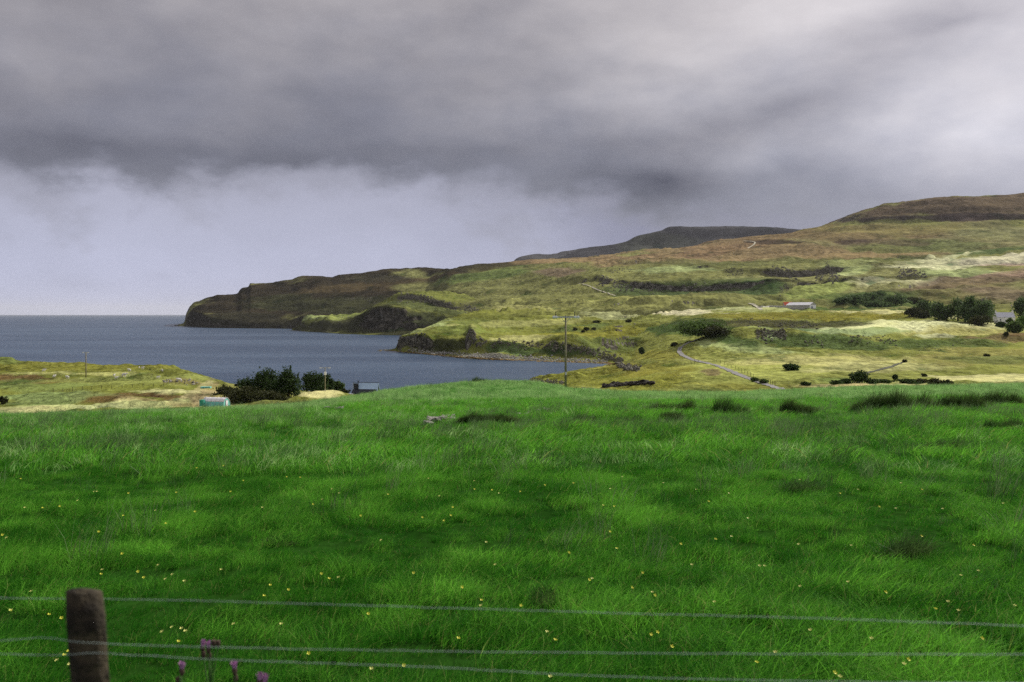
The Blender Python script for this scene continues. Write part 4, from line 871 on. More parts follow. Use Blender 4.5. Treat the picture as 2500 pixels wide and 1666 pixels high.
# scrubby wood and shelter belt on the right
for i, (x, y, w_, h_, m_, lb) in enumerate([
        (2055, 742, 36, 18, M_fartree, 'low dark scrub nearest the barn'), (2090, 742, 50, 26, M_fartree, 'dark scrub bank second from the barn'), (2125, 733, 40, 20, M_fartree, 'higher scrub in the gully behind the barn'),
        (2150, 728, 34, 20, M_fartree, 'scrub climbing the gully toward the heather'), (2185, 748, 66, 34, M_fartree, 'broad rounded scrub in the middle of the wooded bank'), (2140, 750, 60, 18, M_fartree, 'flat dark scrub along the foot of the wooded bank'),
        (2235, 740, 46, 16, M_thick, 'dark brown scrub behind the shelter belt')]):
    plant('scrub_bush', 'bush', lb, x, y, w_ * 1.2, h_ * .85, m_, 60 + i, 700, 'scrub on the wooded bank')
for i, (x, y, w_, h_, m_, sp, lb) in enumerate([
        (2232, 773, 34, 22, M_thick, 0, 'low bush at the near end of the shelter belt'), (2262, 778, 36, 20, M_bushbrown, 0, 'rounded brown bush second in the shelter belt'), (2255, 768, 34, 36, M_fartree, 1, 'dark tree behind the two end bushes'),
        (2290, 782, 30, 48, M_fartree, 2, 'narrow dark tree left of the first gap in the shelter belt'), (2312, 782, 34, 40, M_leafg, 0, 'greener low tree in the shelter belt'), (2338, 784, 32, 58, M_fartree, 2, 'upright tree beside the notch of pale field'),
        (2362, 788, 44, 44, M_fartree, 0, 'round spreading tree in the shelter belt'), (2372, 786, 36, 66, M_fartree, 2, 'tallest tree of the shelter belt'), (2398, 790, 44, 62, M_fartree, 2, 'tall broad tree left of the cottage'),
        (2412, 784, 30, 52, M_fartree, 2, 'dark tree crowding the cottage gable'), (2398, 796, 46, 26, M_thick, 0, 'dark bush at the foot of the tall broad tree'), (2380, 793, 40, 26, M_dark, 0, 'black-shadowed bush under the tallest shelter tree'),
        (2492, 784, 40, 62, M_fartree, 2, 'dark conifer right of the cottage at the picture edge'), (2444, 799, 24, 12, M_dark, 0, 'dark shrub in front of the cottage door'), (2466, 792, 13, 15, M_leafg, 0, 'rounded green tree in front of the cottage roof'), (2478, 812, 44, 30, M_leafg, 0, 'green garden shrub right of the cottage'),
        (2494, 800, 30, 26, M_lime, 0, 'bright green shrub at the right picture edge'), (2520, 800, 50, 60, M_fartree, 1, 'tree beyond the cottage garden')]):
    plant('shelter_tree' if h_ > 34 else 'garden_bush', 'tree' if h_ > 34 else 'bush', lb, x, y, w_ * (1.3 if x < 2425 else 1.0), h_ * .98, m_, 80 + i, 1100, 'shelter belt round the cottage', sp, only=V_)


# ================================================================ BUILDINGS AND STREET FURNITURE
def quad_mesh(name, quads, mat):
    v = [p for q in quads for p in q]
    me = bpy.data.meshes.new(name); me.from_pydata(v, [], [tuple(range(4 * i, 4 * i + 4)) for i in range(len(quads))]); me.materials.append(mat)
    return me

def box_part(name, c, s, mat, parent, rz=0.0, bevel=0.0):
    bm = bmesh.new(); bm_box(bm, c, s, rz)
    if bevel: bmesh.ops.bevel(bm, geom=bm.edges[:], offset=bevel, segments=1, affect='EDGES')
    return add(name, bm_mesh(name, bm, mat), parent)

def prism_roof(name, L, W, z0, h, over, th, mat, parent):
    """two pitched sheets with thickness along X"""
    out = []
    for s in (-1, 1):
        bm = bmesh.new()
        a = Vector((0, s * (W / 2 + over), z0 - over * h / (W / 2))); b = Vector((0, s * -0.0, z0 + h))
        n = Vector((0, s * h, W / 2)).normalized() * th
        x0, x1 = -L / 2 - over, L / 2 + over
        vs = [bm.verts.new((x, p.y + q.y, p.z + q.z)) for x in (x0, x1) for p, q in ((a, Vector()), (b, Vector()), (b, n), (a, n))]
        for f in ((0, 1, 2, 3), (7, 6, 5, 4), (0, 4, 5, 1), (1, 5, 6, 2), (2, 6, 7, 3), (3, 7, 4, 0)): bm.faces.new([vs[i] for i in f])
        bmesh.ops.recalc_face_normals(bm, faces=bm.faces)
        out.append(add(name, bm_mesh(name, bm, mat), parent))
    return out

def gable_walls(name, L, W, z0, h, mat, parent):
    bm = bmesh.new()
    pr = [(-W / 2, -1.0), (W / 2, -1.0), (W / 2, z0), (0, z0 + h), (-W / 2, z0)]
    A = [bm.verts.new((-L / 2, y, z)) for y, z in pr]; B = [bm.verts.new((L / 2, y, z)) for y, z in pr]
    bm.faces.new(A[::-1]); bm.faces.new(B)
    for i in range(5): bm.faces.new((A[i], A[(i + 1) % 5], B[(i + 1) % 5], B[i]))
    bmesh.ops.recalc_face_normals(bm, faces=bm.faces)
    return add(name, bm_mesh(name, bm, mat), parent)

# ---- shed with the blue roof
sp_ = pos(894, 970, 300)
sh = empty('blue_roofed_shed', sp_, math.radians(-8)); tag(sh, 'steep blue metal roofed shed with dark gable behind the grassy rise', 'shed')
gable_walls('wall', 8.0, 4.2, 1.0, 3.7, M_gable, sh)
prism_roof('roof', 8.0, 4.2, 1.0, 3.7, 0.25, 0.10, M_roofb, sh)
box_part('ridge_cap', (0, 0, 4.86), (8.7, 0.30, 0.12), M_gable, sh)
box_part('roof_panel', (-3.15, -1.27, 2.95), (1.5, 0.06, 3.3), M_gable, sh).rotation_euler = (0, 0, 0)
bpy.data.objects[sh.children[-1].name].matrix_local = Matrix.Translation((-3.2, -1.22, 3.02)) @ Matrix.Rotation(math.radians(-29.6), 4, 'X') @ Matrix.Translation((3.15, 1.27, -2.95))
bm = bmesh.new(); bm_tube(bm, [(-2.2, -1.5, 2.0), (-2.2, -1.5, 5.3)], 0.10, 8); bm_tube(bm, [(-2.2, -1.5, 5.3), (-2.2, -1.5, 5.45)], [0.36, 0.30], 10)
add('flue_pipe', bm_mesh('flue_pipe', bm, M_black), sh)
for s in (-1, 1):
    bm = bmesh.new(); bm_tube(bm, [(-4.3, s * 2.45, 0.5), (-4.3, 0, 4.85)], 0.09, 6); add('barge_board', bm_mesh('barge_board', bm, M_trim), sh)

# ---- low white-roofed lean-to beside it and a white trailer by the trees
lt = empty('white_outhouse', pos(851, 972, 297)); tag(lt, 'long low white roofed outhouse against the blue shed', 'shed')
box_part('wall', (0, 0, 0.2), (2.7, 1.6, 1.6), M_gable, lt); box_part('roof', (0, 0, 1.25), (3.1, 2.0, 0.42), M_white, lt, 0, 0.06)
tr = empty('white_trailer', pos(738, 972, 262)); tag(tr, 'small white flat trailer in front of the dark shelter trees', 'trailer')
box_part('deck', (0, 0, 0.82), (1.9, 1.1, 0.28), M_white, tr, 0, 0.05); box_part('leg', (-.7, 0, 0.35), (.12, .8, .8), M_steel, tr); box_part('leg', (.7, 0, 0.35), (.12, .8, .8), M_steel, tr)
box_part('drawbar', (1.15, 0, 0.72), (.6, .1, .1), M_steel, tr)

# ---- polytunnel
pt = empty('polytunnel', pos(528, 994, 237), math.radians(-14)); tag(pt, 'white polythene tunnel with teal netting skirts beside the dark thicket', 'polytunnel')
def arch(r, x0, x1, a0, a1, n, name, mat, par, zs=1.0, th=0.03):
    bm = bmesh.new(); rings = []
    for x in np.linspace(x0, x1, 9):
        rings.append([bm.verts.new((x, -r * math.cos(a0 + (a1 - a0) * k / n), zs * r * math.sin(a0 + (a1 - a0) * k / n))) for k in range(n + 1)])
    for p, q in zip(rings[:-1], rings[1:]):
        for k in range(n): bm.faces.new((p[k], p[k + 1], q[k + 1], q[k]))
    o = add(name, bm_mesh(name, bm, mat, True), par)
    md = o.modifiers.new('thickness', 'SOLIDIFY'); md.thickness = th
    return o
arch(1.75, -3.1, 3.1, math.radians(38), math.radians(142), 16, 'cover', M_poly, pt, 1.40)
arch(1.74, -3.08, 3.08, math.radians(0), math.radians(38), 5, 'skirt', M_palete, pt, 1.40)
arch(1.74, -3.08, 3.08, math.radians(142), math.radians(180), 5, 'skirt', M_palete, pt, 1.40)
for x in np.linspace(-3.1, 3.1, 6):
    bm = bmesh.new(); bm_tube(bm, [(x, -1.79 * math.cos(a), 1.42 * 1.79 * math.sin(a)) for a in np.linspace(0, math.pi, 15)], 0.035, 6); add('hoop', bm_mesh('hoop', bm, M_steel), pt)
for s, nm in ((-1, 'end_wall'), (1, 'end_wall')):
    bm = bmesh.new(); vs = [bm.verts.new((s * 3.02, -1.68 * math.cos(a), 1.40 * 1.68 * math.sin(a))) for a in np.linspace(0, math.pi, 17)]; bm.faces.new(vs); add(nm, bm_mesh(nm, bm, M_palete if s > 0 else M_poly), pt)
d_ = box_part('door', (3.08, 0, 0.95), (0.05, 1.1, 1.9), M_trim, pt); add('door_panel', bm_mesh('door_panel', (lambda b: (bm_box(b, (3.12, 0, 1.0), (.03, .86, 1.5)), b)[1])(bmesh.new()), M_poly), d_)
gn = empty('green_netting_cage', pos(495, 994, 236)); tag(gn, 'bright teal netting cage at the left end of the polytunnel', 'cage')
box_part('net', (0, 0, .9), (1.05, 1.6, 1.9), M_teal, gn)
for x in (-.56, .56):
    for y in (-.83, .83): box_part('corner_post', (x, y, .95), (.07, .07, 2.1), M_palete, gn)
cs = add('cold_frame', bm_mesh('cold_frame', (lambda b: (bm_box(b, (0, 0, .25), (3.2, 1.6, .5)), b)[1])(bmesh.new()), M_palete), None, hit(503, 948, ['sheep_pasture'])); tag(cs, 'flat pale teal covered bed beyond the earth track', 'cold frame')

# ---- telegraph poles
def tele_pole(px, py, hpx, label, Y=None, arm=1.4, trans=False, only=None, rz=0.0, rad=1.0):
    p = hit(px, py, only) if Y is None else pos(px, py, Y)
    h = hpx * p.y / F
    r = empty('telegraph_pole', p, rz); tag(r, label, 'pole', 'telegraph poles')
    bm = bmesh.new(); bm_tube(bm, [(0, 0, -1.0), (0, 0, h * .5), (0, 0, h)], [0.145 * rad, 0.125 * rad, 0.10 * rad], 10); add('pole', bm_mesh('pole', bm, M_pole, True), r)
    ca = box_part('crossarm', (0, -0.14, h - 0.16), (2 * arm, 0.13, 0.17), M_steel, r)
    for s in (-1, 1):
        bm = bmesh.new(); bm_tube(bm, [(s * .08, -.1, h - .75), (s * .55, -.14, h - .2)], .03, 6); add('brace', bm_mesh('brace', bm, M_steel), r)
    for x, k in ((-1.0, 0), (-.80, 1), (.72, 1), (.95, 0)):
        x *= arm
        if k:
            bm = bmesh.new(); bm_tube(bm, [(x, -.14, h - .08), (x, -.14, h + .12), (x, -.14, h + .22), (x, -.14, h + .42)], [.05, .05, .03, .07], 8); add('pin_insulator', bm_mesh('pin_insulator', bm, M_black), r)
        bm = bmesh.new(); bm_tube(bm, [(x + .05, -.45, h - .17), (x + .05, -.38, h - .17), (x + .05, -.3, h - .17), (x + .05, -.2, h - .17)], [.07, .17, .09, .15], 10); add('insulator', bm_mesh('insulator', bm, M_white), r)
    if trans:
        box_part('transformer', (0.05, -.28, h - 1.75), (.62, .5, .8), M_white, r, 0, .06)
        for x in (-.2, .05, .3):
            bm = bmesh.new(); bm_tube(bm, [(x, -.28, h - 1.35), (x, -.28, h - 1.05)], [.06, .04], 7); add('bushing', bm_mesh('bushing', bm, M_white), r)
    box_part('number_plate', (0.02, -.15, h * .22), (.14, .03, .34), M_white, r)
    return r
tele_pole(1381, 952, 181, 'tall telegraph pole with white insulators at the edge of the green field', Y=104, arm=1.42)
tele_pole(794, 968, 71, 'telegraph pole with a white transformer in front of the dark trees', Y=255, arm=1.45, trans=True)
tele_pole(210, 922, 62, 'distant thin telegraph pole standing in the sheep pasture', arm=1.15, only=['sheep_pasture'], rad=1.5)

# ---- barn, red-roofed shed, yard wall
bp_ = hit(1956, 753); kb = bp_.y / F
br = empty('barn', (bp_.x, bp_.y, bp_.z - .3), math.radians(-48)); tag(br, 'long grey roofed barn with a pale gable end in the valley', 'barn')
Lb, Wb = 62 * kb, 30 * kb
gable_walls('wall', Lb, Wb, 8.2 * kb, 6.5 * kb, M_barnwall, br); prism_roof('roof', Lb, Wb, 8.2 * kb, 6.5 * kb, .5, .25, M_barnroof, br)
box_part('gable_cladding', (Lb / 2 + .06, 0, 4.2 * kb), (.1, Wb * .94, 8.0 * kb), M_render, br); box_part('barn_door', (Lb / 2 + .16, -Wb * .15, 2.6 * kb), (.1, Wb * .30, 5.2 * kb), M_trim, br)
for i in range(5): box_part('roof_light', (-Lb * .36 + i * Lb * .18, -Wb * .27, 12.0 * kb), (.02, .02, .02), M_trim, br) if False else None
rp = hit(1924, 750); rb = empty('red_roofed_shed', (rp.x, rp.y + 1, rp.z - .3), math.radians(8)); tag(rb, 'small orange red roofed shed against the long barn', 'shed')
gable_walls('wall', 22 * kb, 12 * kb, 6.0 * kb, 7.5 * kb, M_barnwall, rb); prism_roof('roof', 22 * kb, 12 * kb, 6.0 * kb, 7.5 * kb, .4, .25, M_redroof, rb)
def strip(name, pts, width, mat, label, kind, lift=0.06, only=None, cat=None, thick=None):
    P = []
    for (a, b) in zip(pts[:-1], pts[1:]):
        n = max(2, int(math.hypot(b[0] - a[0], b[1] - a[1]) / 3))
        for i in range(n): u = i / n; P.append((a[0] + (b[0] - a[0]) * u, a[1] + (b[1] - a[1]) * u))
    P.append(pts[-1])
    W = [hit(px, py, only) for px, py in P]
    for _ in range(3): W = [W[0]] + [(W[i - 1] + W[i] * 2 + W[i + 1]) / 4 for i in range(1, len(W) - 1)] + [W[-1]]
    verts = []; faces = []
    K = 5
    for i, p in enumerate(W):
        d = (W[min(i + 1, len(W) - 1)] - W[max(i - 1, 0)]); d.z = 0; d.normalize(); nrm = Vector((-d.y, d.x, 0))
        for k in range(K):
            q = p + nrm * width * (k / (K - 1) - .5) * (1 + .12 * math.sin(i * 1.7 + k))
            z = ground(q.x, q.y, only)
            if thick: verts.append((q.x, q.y, (z if z is not None else p.z) + (thick if 0 < k < K - 1 else -.3)))
            else: verts.append((q.x, q.y, max((z if z is not None else p.z), p.z - .15) + lift))
    for i in range(len(W) - 1):
        for k in range(K - 1): faces.append((i * K + k, i * K + k + 1, (i + 1) * K + k + 1, (i + 1) * K + k))
    o = add(name, mesh_np(name, verts, faces, mat)); tag(o, label, cat, None, kind); return W
strip('farm_yard_wall', [(1850, 752), (1880, 750), (1915, 751), (1930, 752)], 1.2, M_barnwall, 'long low grey yard wall left of the barn', None, 0, None, 'wall', 1.8)
TW = strip('farm_track', [(1925, 955), (1905, 950), (1860, 936), (1820, 922), (1780, 905), (1745, 891), (1712, 884), (1690, 879), (1668, 869), (1657, 860), (1660, 849), (1680, 838), (1700, 830), (1718, 823)], 2.3, M_track, 'grey gravel farm track winding through the valley', 'structure', .12, V_)
strip('hill_path', [(1815, 589), (1842, 591), (1846, 594), (1838, 600), (1826, 607)], 4, M_pathpale, 'pale zigzag path scar on the brown hillside', 'structure', .8, HS)
strip('moor_path', [(1412, 693), (1438, 698), (1452, 706), (1475, 714), (1502, 723)], 2.5, M_pathpale, 'thin pale path slanting down the green moor', 'structure', .6, HS)
strip('yard_road', [(1828, 741), (1842, 745), (1850, 751), (1858, 757)], 4, M_pathpale, 'pale road bending into the farm yard', 'structure', .4, None)
strip('field_ditch', [(2212, 882), (2195, 888), (2175, 896), (2140, 905), (2110, 913)], 1.6, M_thick, 'dark rushy ditch slanting across the pale field', 'structure', .10, V_)

# ---- roadside fences in the valley: posts and rails
def small_fence(label, pts, n, h, rails=0, only=V_):
    W = [hit(*poly_at(pts, i / (n - 1))[:2], only) for i in range(n)]
    r = empty('post_fence', W[0]); tag(r, label, 'fence', 'fences along the farm track')
    bm = bmesh.new(); bm_box(bm, (0, 0, h / 2 - .15), (.10, .10, h + .3)); me = bm_mesh('post', bm, M_post)
    for w in W: add('post', me, r, w - W[0])
    for k in range(rails):
        bm = bmesh.new(); bm_tube(bm, [w - W[0] + Vector((0, 0, h * (.45 + .42 * k))) for w in W], .05, 5); add('rail', bm_mesh('rail', bm, M_post), r)
small_fence('wooden gate rails across the track bridge', [(1847, 934), (1865, 939)], 6, 1.35, 2)
small_fence('fence posts on the field side of the track after the bridge', [(1870, 936), (1892, 942)], 5, 1.3)
small_fence('dark rail fence ending at the track below the bend', [(1655, 893), (1680, 891), (1704, 890)], 7, 1.2, 1)
small_fence('fence posts beside the straight of the track', [(1750, 884), (1800, 903), (1840, 922)], 12, 1.2)
small_fence('pair of gate posts at the track crossing', [(1696, 884), (1714, 885)], 3, 1.4)
small_fence('thin fence across the sheep pasture', [(130, 958), (260, 950), (400, 944)], 12, 1.2, 0, ['sheep_pasture'])
small_fence('leaning stakes by the tumbled stones in the sheep pasture', [(408, 938), (440, 940), (472, 938)], 4, 1.5, 0, ['sheep_pasture'])

# ---- white cottage
cp_ = hit(2451, 788, V_); kc = cp_.y / F
ct = empty('cottage', (cp_.x, cp_.y, cp_.z - .4), math.radians(-6)); tag(ct, 'white cottage with pale slate roof and two chimneys among trees', 'cottage')
Lc, Wc, hc = 42 * kc, 24 * kc, 14 * kc
gable_walls('wall', Lc, Wc, hc, 12 * kc, M_render, ct); rfs = prism_roof('roof', Lc, Wc, hc, 12 * kc, .15, .18, M_slate, ct)
for s in (-1, 1):
    c_ = box_part('chimney', (s * (Lc / 2 - .4), 0, hc + 13.2 * kc), (1.0, 1.0, 6.5 * kc), M_render, ct)
    for y in (-.2, .2):
        bm = bmesh.new(); bm_tube(bm, [(s * (Lc / 2 - .4), y, hc + 16.2 * kc), (s * (Lc / 2 - .4), y, hc + 18.2 * kc)], .13, 7); add('chimney_pot', bm_mesh('chimney_pot', bm, M_barnwall), c_)
for x in (-.3, .3):
    w_ = box_part('window', (x * Lc, -Wc / 2 - .03, hc * .55), (1.0, .08, 1.3), M_glass, ct); add('window_frame', bm_mesh('window_frame', (lambda b: (bm_box(b, (x * Lc, -Wc / 2 - .09, hc * .55), (.08, .05, 1.3)), bm_box(b, (x * Lc, -Wc / 2 - .09, hc * .55), (1.0, .05, .08)), b)[2])(bmesh.new()), M_white), w_)
box_part('door', (0, -Wc / 2 - .03, hc * .35), (1.0, .08, 2.0), M_gable, ct)

# ---- sheep: skin-modified body, copied
def sheep_mesh():
    me = bpy.data.meshes.new('sheep')
    v = [(0, 0, .62), (.32, 0, .66), (-.36, 0, .62), (.52, 0, .80), (.72, 0, .84), (.88, 0, .74),
         (.30, .14, .40), (.30, .14, 0), (.30, -.14, .40), (.30, -.14, 0), (-.34, .14, .40), (-.36, .14, 0), (-.34, -.14, .40), (-.36, -.14, 0), (-.55, 0, .60)]
    e = [(0, 1), (0, 2), (1, 3), (3, 4), (4, 5), (1, 6), (6, 7), (1, 8), (8, 9), (2, 10), (10, 11), (2, 12), (12, 13), (2, 14)]
    rad = [.29, .27, .27, .15, .12, .06, .09, .045, .09, .045, .10, .045, .10, .045, .10]
    me.from_pydata(v, e, [])
    o = bpy.data.objects.new('sheep_proto', me); C.objects.link(o)
    md = o.modifiers.new('skin', 'SKIN')
    for i, r in enumerate(rad): me.skin_vertices[0].data[i].radius = (r, r)
    me.skin_vertices[0].data[0].use_root = True
    sb = o.modifiers.new('sub', 'SUBSURF'); sb.levels = 1; sb.render_levels = 1
    dg = bpy.context.evaluated_depsgraph_get()
    out = bpy.data.meshes.new_from_object(o.evaluated_get(dg)); out.name = 'sheep'
    C.objects.unlink(o); bpy.data.objects.remove(o)
    out.materials.clear(); out.materials.append(M_wool)
    out.polygons.foreach_set('use_smooth', np.ones(len(out.polygons), bool))
    return out
SM = sheep_mesh()
for (px, py, rz, sc, lb) in [(107, 908, 10, 1.25, 'white sheep grazing farthest left on the pasture'), (132, 922, 60, 1.1, 'white sheep left of the thin pole, below the leftmost sheep'), (165, 925, 170, 1.25, 'white sheep nearest the foot of the thin pole on its left'),
        (279, 919, 80, 1.0, 'white sheep standing above a lying one in the middle of the pasture'), (284, 926, 20, 1.1, 'white sheep lying just below its neighbour in mid pasture'), (303, 921, 0, 1.7, 'largest white sheep in the middle of the pasture'), (316, 907, 180, 1.15, 'white sheep alone on the slope above the largest sheep'),
        (340, 899.5, 90, .8, 'small white sheep on the skyline of the pasture'), (348, 902, 0, 1.2, 'white sheep just below the skyline one'), (396, 907, 150, .95, 'white sheep farthest right on the upper slope'), (386, 925, 10, 1.1, 'white sheep right of centre above the tumbled stones'), (438, 933, 200, 1.5, 'white sheep among the tumbled stones')]:
    p = hit(px, py, ['sheep_pasture'])
    o = add('sheep', SM, None, p - Vector((0, 0, .03))); o.rotation_euler = (0, 0, math.radians(rz)); o.scale = (sc,) * 3
    tag(o, lb, 'sheep', 'sheep on the left pasture')
for i, (px, py) in enumerate([(768, 779), (775, 779), (826, 777), (834, 776), (842, 777), (850, 775), (770, 787)]):
    p = hit(px, py); o = add('sheep', SM, None, p - Vector((0, 0, .03))); o.rotation_euler = (0, 0, i * 1.3); o.scale = (1.7,) * 3
    tag(o, 'tiny white sheep on the green ledge of the second headland', 'sheep', 'sheep on the headland ledge')


# ================================================================ THE NEAR FIELD
FD = ['field']
BL = []
def blades(n, r, h, w, lean, curl, rs, seg=3, head=0.0, wind=(1.0, 0.15)):
    """curved tapering grass blades; returns verts and quads"""
    a = rs.uniform(0, 6.283, n); rad = r * np.sqrt(rs.random(n))
    bx, by = rad * np.cos(a), rad * np.sin(a)
    hh = rs.uniform(h[0], h[1], n); ww = rs.uniform(w[0], w[1], n)
    la = rs.normal(0, 1.0, n); dx = np.cos(la) * wind[0] - np.sin(la) * wind[1]; dy = np.sin(la) * wind[0] + np.cos(la) * wind[1]
    ln = np.abs(rs.normal(lean, lean * .45, n)) * hh
    fa = rs.uniform(0, 3.14, n); fx, fy = np.cos(fa), np.sin(fa)
    rows = []
    for k in range(seg + 1):
        u = k / seg
        off = ln * (u ** (1.0 + curl)); z = hh * (u - 0.28 * lean * u * u)
        wd = ww * (1 - u ** 1.6 * .9)
        if head and k == seg - 1: wd = ww * head
        rows.append((bx + dx * off - fx * wd, by + dy * off - fy * wd, z)); rows.append((bx + dx * off + fx * wd, by + dy * off + fy * wd, z))
    V = np.stack([np.stack(q, -1) for q in rows], 1)       # n, 2(seg+1), 3
    m = V.shape[1]; base = (np.arange(n) * m)[:, None]
    Fq = np.concatenate([base + np.array([2 * k, 2 * k + 1, 2 * k + 3, 2 * k + 2]) for k in range(seg)])
    BL.append(np.repeat(rs.random(n), m))
    return V.reshape(-1, 3), Fq

def proto(name, parts, mat):
    V = []; Fq = []; k = 0
    for v, f in parts: V.append(v); Fq.append(f + k); k += len(v)
    return bpy.data.objects.new(name, mesh_np(name, np.concatenate(V), np.concatenate(Fq), mat, False, {'blade': BL[-1]}))

rs = np.random.default_rng(5)
P_near = [proto('tuft', [blades(95, .24, (.10, .28), (.0026, .0050), .6, .8, rs)], M_grass) for _ in range(4)]
P_long = [proto('tuft', [blades(70, .24, (.22, .40), (.002, .0036), .95, .9, rs)], M_grass) for _ in range(2)]
P_far = [proto('tuft', [blades(80, .60, (.16, .40), (.005, .010), .6, .7, rs, 2)], M_grass) for _ in range(3)]
P_farp = [proto('tuft', [blades(80, .60, (.16, .40), (.005, .010), .6, .7, rs, 2)], M_fargrass) for _ in range(3)]
P_stalk = [proto('tuft', [blades(9, .20, (.45, .75), (.0016, .0026), .35, .6, rs, 3, 2.2)], M_rushg) for _ in range(2)]
P_rushn = [proto('tuft', [blades(30, .22, (.40, .75), (.003, .006), .30, .5, rs, 2)], M_rushg) for _ in range(2)]

def instancer(name, protos, pts, rot, scl, shade, idx, label):
    me = bpy.data.meshes.new(name); me.vertices.add(len(pts)); me.vertices.foreach_set('co', np.asarray(pts, np.float32).ravel())
    def at(n, ty, v, key):
        a = me.attributes.new(n, ty, 'POINT'); a.data.foreach_set(key, v.ravel())
    at('rot', 'FLOAT_VECTOR', np.asarray(rot, np.float32), 'vector'); at('scl', 'FLOAT', np.asarray(scl, np.float32), 'value')
    at('shade', 'FLOAT', np.asarray(shade, np.float32), 'value'); at('idx', 'INT', np.asarray(idx, np.int32), 'value')
    o = add(name, me); tag(o, label, None, None, 'stuff')
    col = bpy.data.collections.new(name + '_sources')
    for i, p in enumerate(protos): p.name = '%s_%03d' % (name, i); col.objects.link(p)
    ng = bpy.data.node_groups.new(name, 'GeometryNodeTree')
    ng.interface.new_socket('Geometry', in_out='INPUT', socket_type='NodeSocketGeometry'); ng.interface.new_socket('Geometry', in_out='OUTPUT', socket_type='NodeSocketGeometry')
    N = ng.nodes; L = ng.links
    gi = N.new('NodeGroupInput'); go = N.new('NodeGroupOutput'); ip = N.new('GeometryNodeInstanceOnPoints'); ci = N.new('GeometryNodeCollectionInfo')
    ci.inputs['Collection'].default_value = col; ci.inputs['Separate Children'].default_value = True; ci.inputs['Reset Children'].default_value = True
    def na(nm, ty):
        n = N.new('GeometryNodeInputNamedAttribute'); n.data_type = ty; n.inputs['Name'].default_value = nm; return n.outputs[0]
    L.new(gi.outputs[0], ip.inputs['Points']); L.new(ci.outputs[0], ip.inputs['Instance']); ip.inputs['Pick Instance'].default_value = True
    L.new(na('idx', 'INT'), ip.inputs['Instance Index']); L.new(na('scl', 'FLOAT'), ip.inputs['Scale'])
    e2r = N.new('FunctionNodeEulerToRotation'); L.new(na('rot', 'FLOAT_VECTOR'), e2r.inputs[0]); L.new(e2r.outputs[0], ip.inputs['Rotation'])
    L.new(ip.outputs[0], go.inputs[0])
    md = o.modifiers.new('scatter', 'NODES'); md.node_group = ng
    return o

def field_points(n, y0, y1, px0=-260, px1=2760, power=2.0, seed=0):
    r = np.random.default_rng(seed)
    u = r.random(n); Y = (y0 ** power + u * (y1 ** power - y0 ** power)) ** (1 / power)
    px = r.uniform(px0, px1, n); X = (px - 1250) * Y / F
    bv = LOFTS['field']; P = []; keep = []
    for i in range(n):
        h = bv.ray_cast(Vector((X[i], Y[i], 200.0)), Vector((0, 0, -1)))
        if h[0] is not None: P.append(h[0][:]); keep.append(i)
    return np.array(P), r

def scatter(name, protos_list, n, y0, y1, seed, scale, label, dens=None, power=2.0, pale=None):
    P, r = field_points(n, y0, y1, seed=seed, power=power)
    if dens is not None:
        k = r.random(len(P)) < dens(P); P = P[k]
    hole = fbm(P[:, 0] * .8, P[:, 1], 1.1, 3, .6, 3.3) + .2 * fbm(P[:, 0], P[:, 1], 7.0, 2, .5, 5.9)
    P = P[hole > -.52 + .2 * r.random(len(P))]
    m = len(P); X, Y = P[:, 0], P[:, 1]
    big = fbm(X, Y, 6.0, 3, .5, 2.2); sm = fbm(X, Y, 1.5, 3, .5, 4.4)
    sc = scale * np.clip(1.0 + .55 * big + .45 * sm + r.normal(0, .12, m), .35, 1.8)
    tilt = .35 * fbm(X, Y, 2.6, 2, .5, 6.6)
    rot = np.stack([r.normal(0, .12, m) + tilt * .6, np.abs(r.normal(.10, .12, m)) + tilt, r.normal(0, 1.1, m)], 1)
    shade = np.clip(.20 + .06 * sstep(Y, 8, 14) + .26 * big + .75 * sm + r.normal(0, .20, m) + .40 * sstep(Y, 12, 55), 0, 1)
    idx = r.integers(0, len(protos_list), m)
    if pale is not None:
        pxs = 1250 + X * F / Y
        idx = np.where(r.random(m) < .75 * sstep(pxs + 500 * big, 800, 1600) * sstep(Y, 20, 36), pale, idx)
    P[:, 2] -= .01
    return instancer(name, protos_list, P, rot, sc, shade, idx, label)

scatter('near_grass', P_near + P_long[:1], 12500, 4.2, 24, 31, .80, 'lush windblown grass of the near field', power=1.75)
scatter('meadow_grass', P_near[:2] + P_far + P_farp[:1] + P_long[:1], 16000, 22, 62, 32, .95, 'wind-combed green grass across the middle of the field', pale=5)
scatter('far_field_grass', P_farp, 19000, 58, 135, 33, .85, 'green grass on the far rise of the field')
def rush_d(P):
    n = fbm(P[:, 0], P[:, 1], 8.0, 3, .55, 9.9); Y = P[:, 1]
    band = np.exp(-((Y - 36) / 15.0) ** 2)
    return np.clip(.05 + .95 * sstep(n, -.15, .25) * band, 0, 1)
scatter('field_rushes', P_stalk + P_rushn, 17000, 12, 75, 34, .95, 'scattered darker upright rushes and seed stalks in the grass', rush_d)
scatter('crest_stalks', P_stalk + P_rushn, 1500, 88, 118, 35, .9, 'thin seed stalks along the far edge of the field')

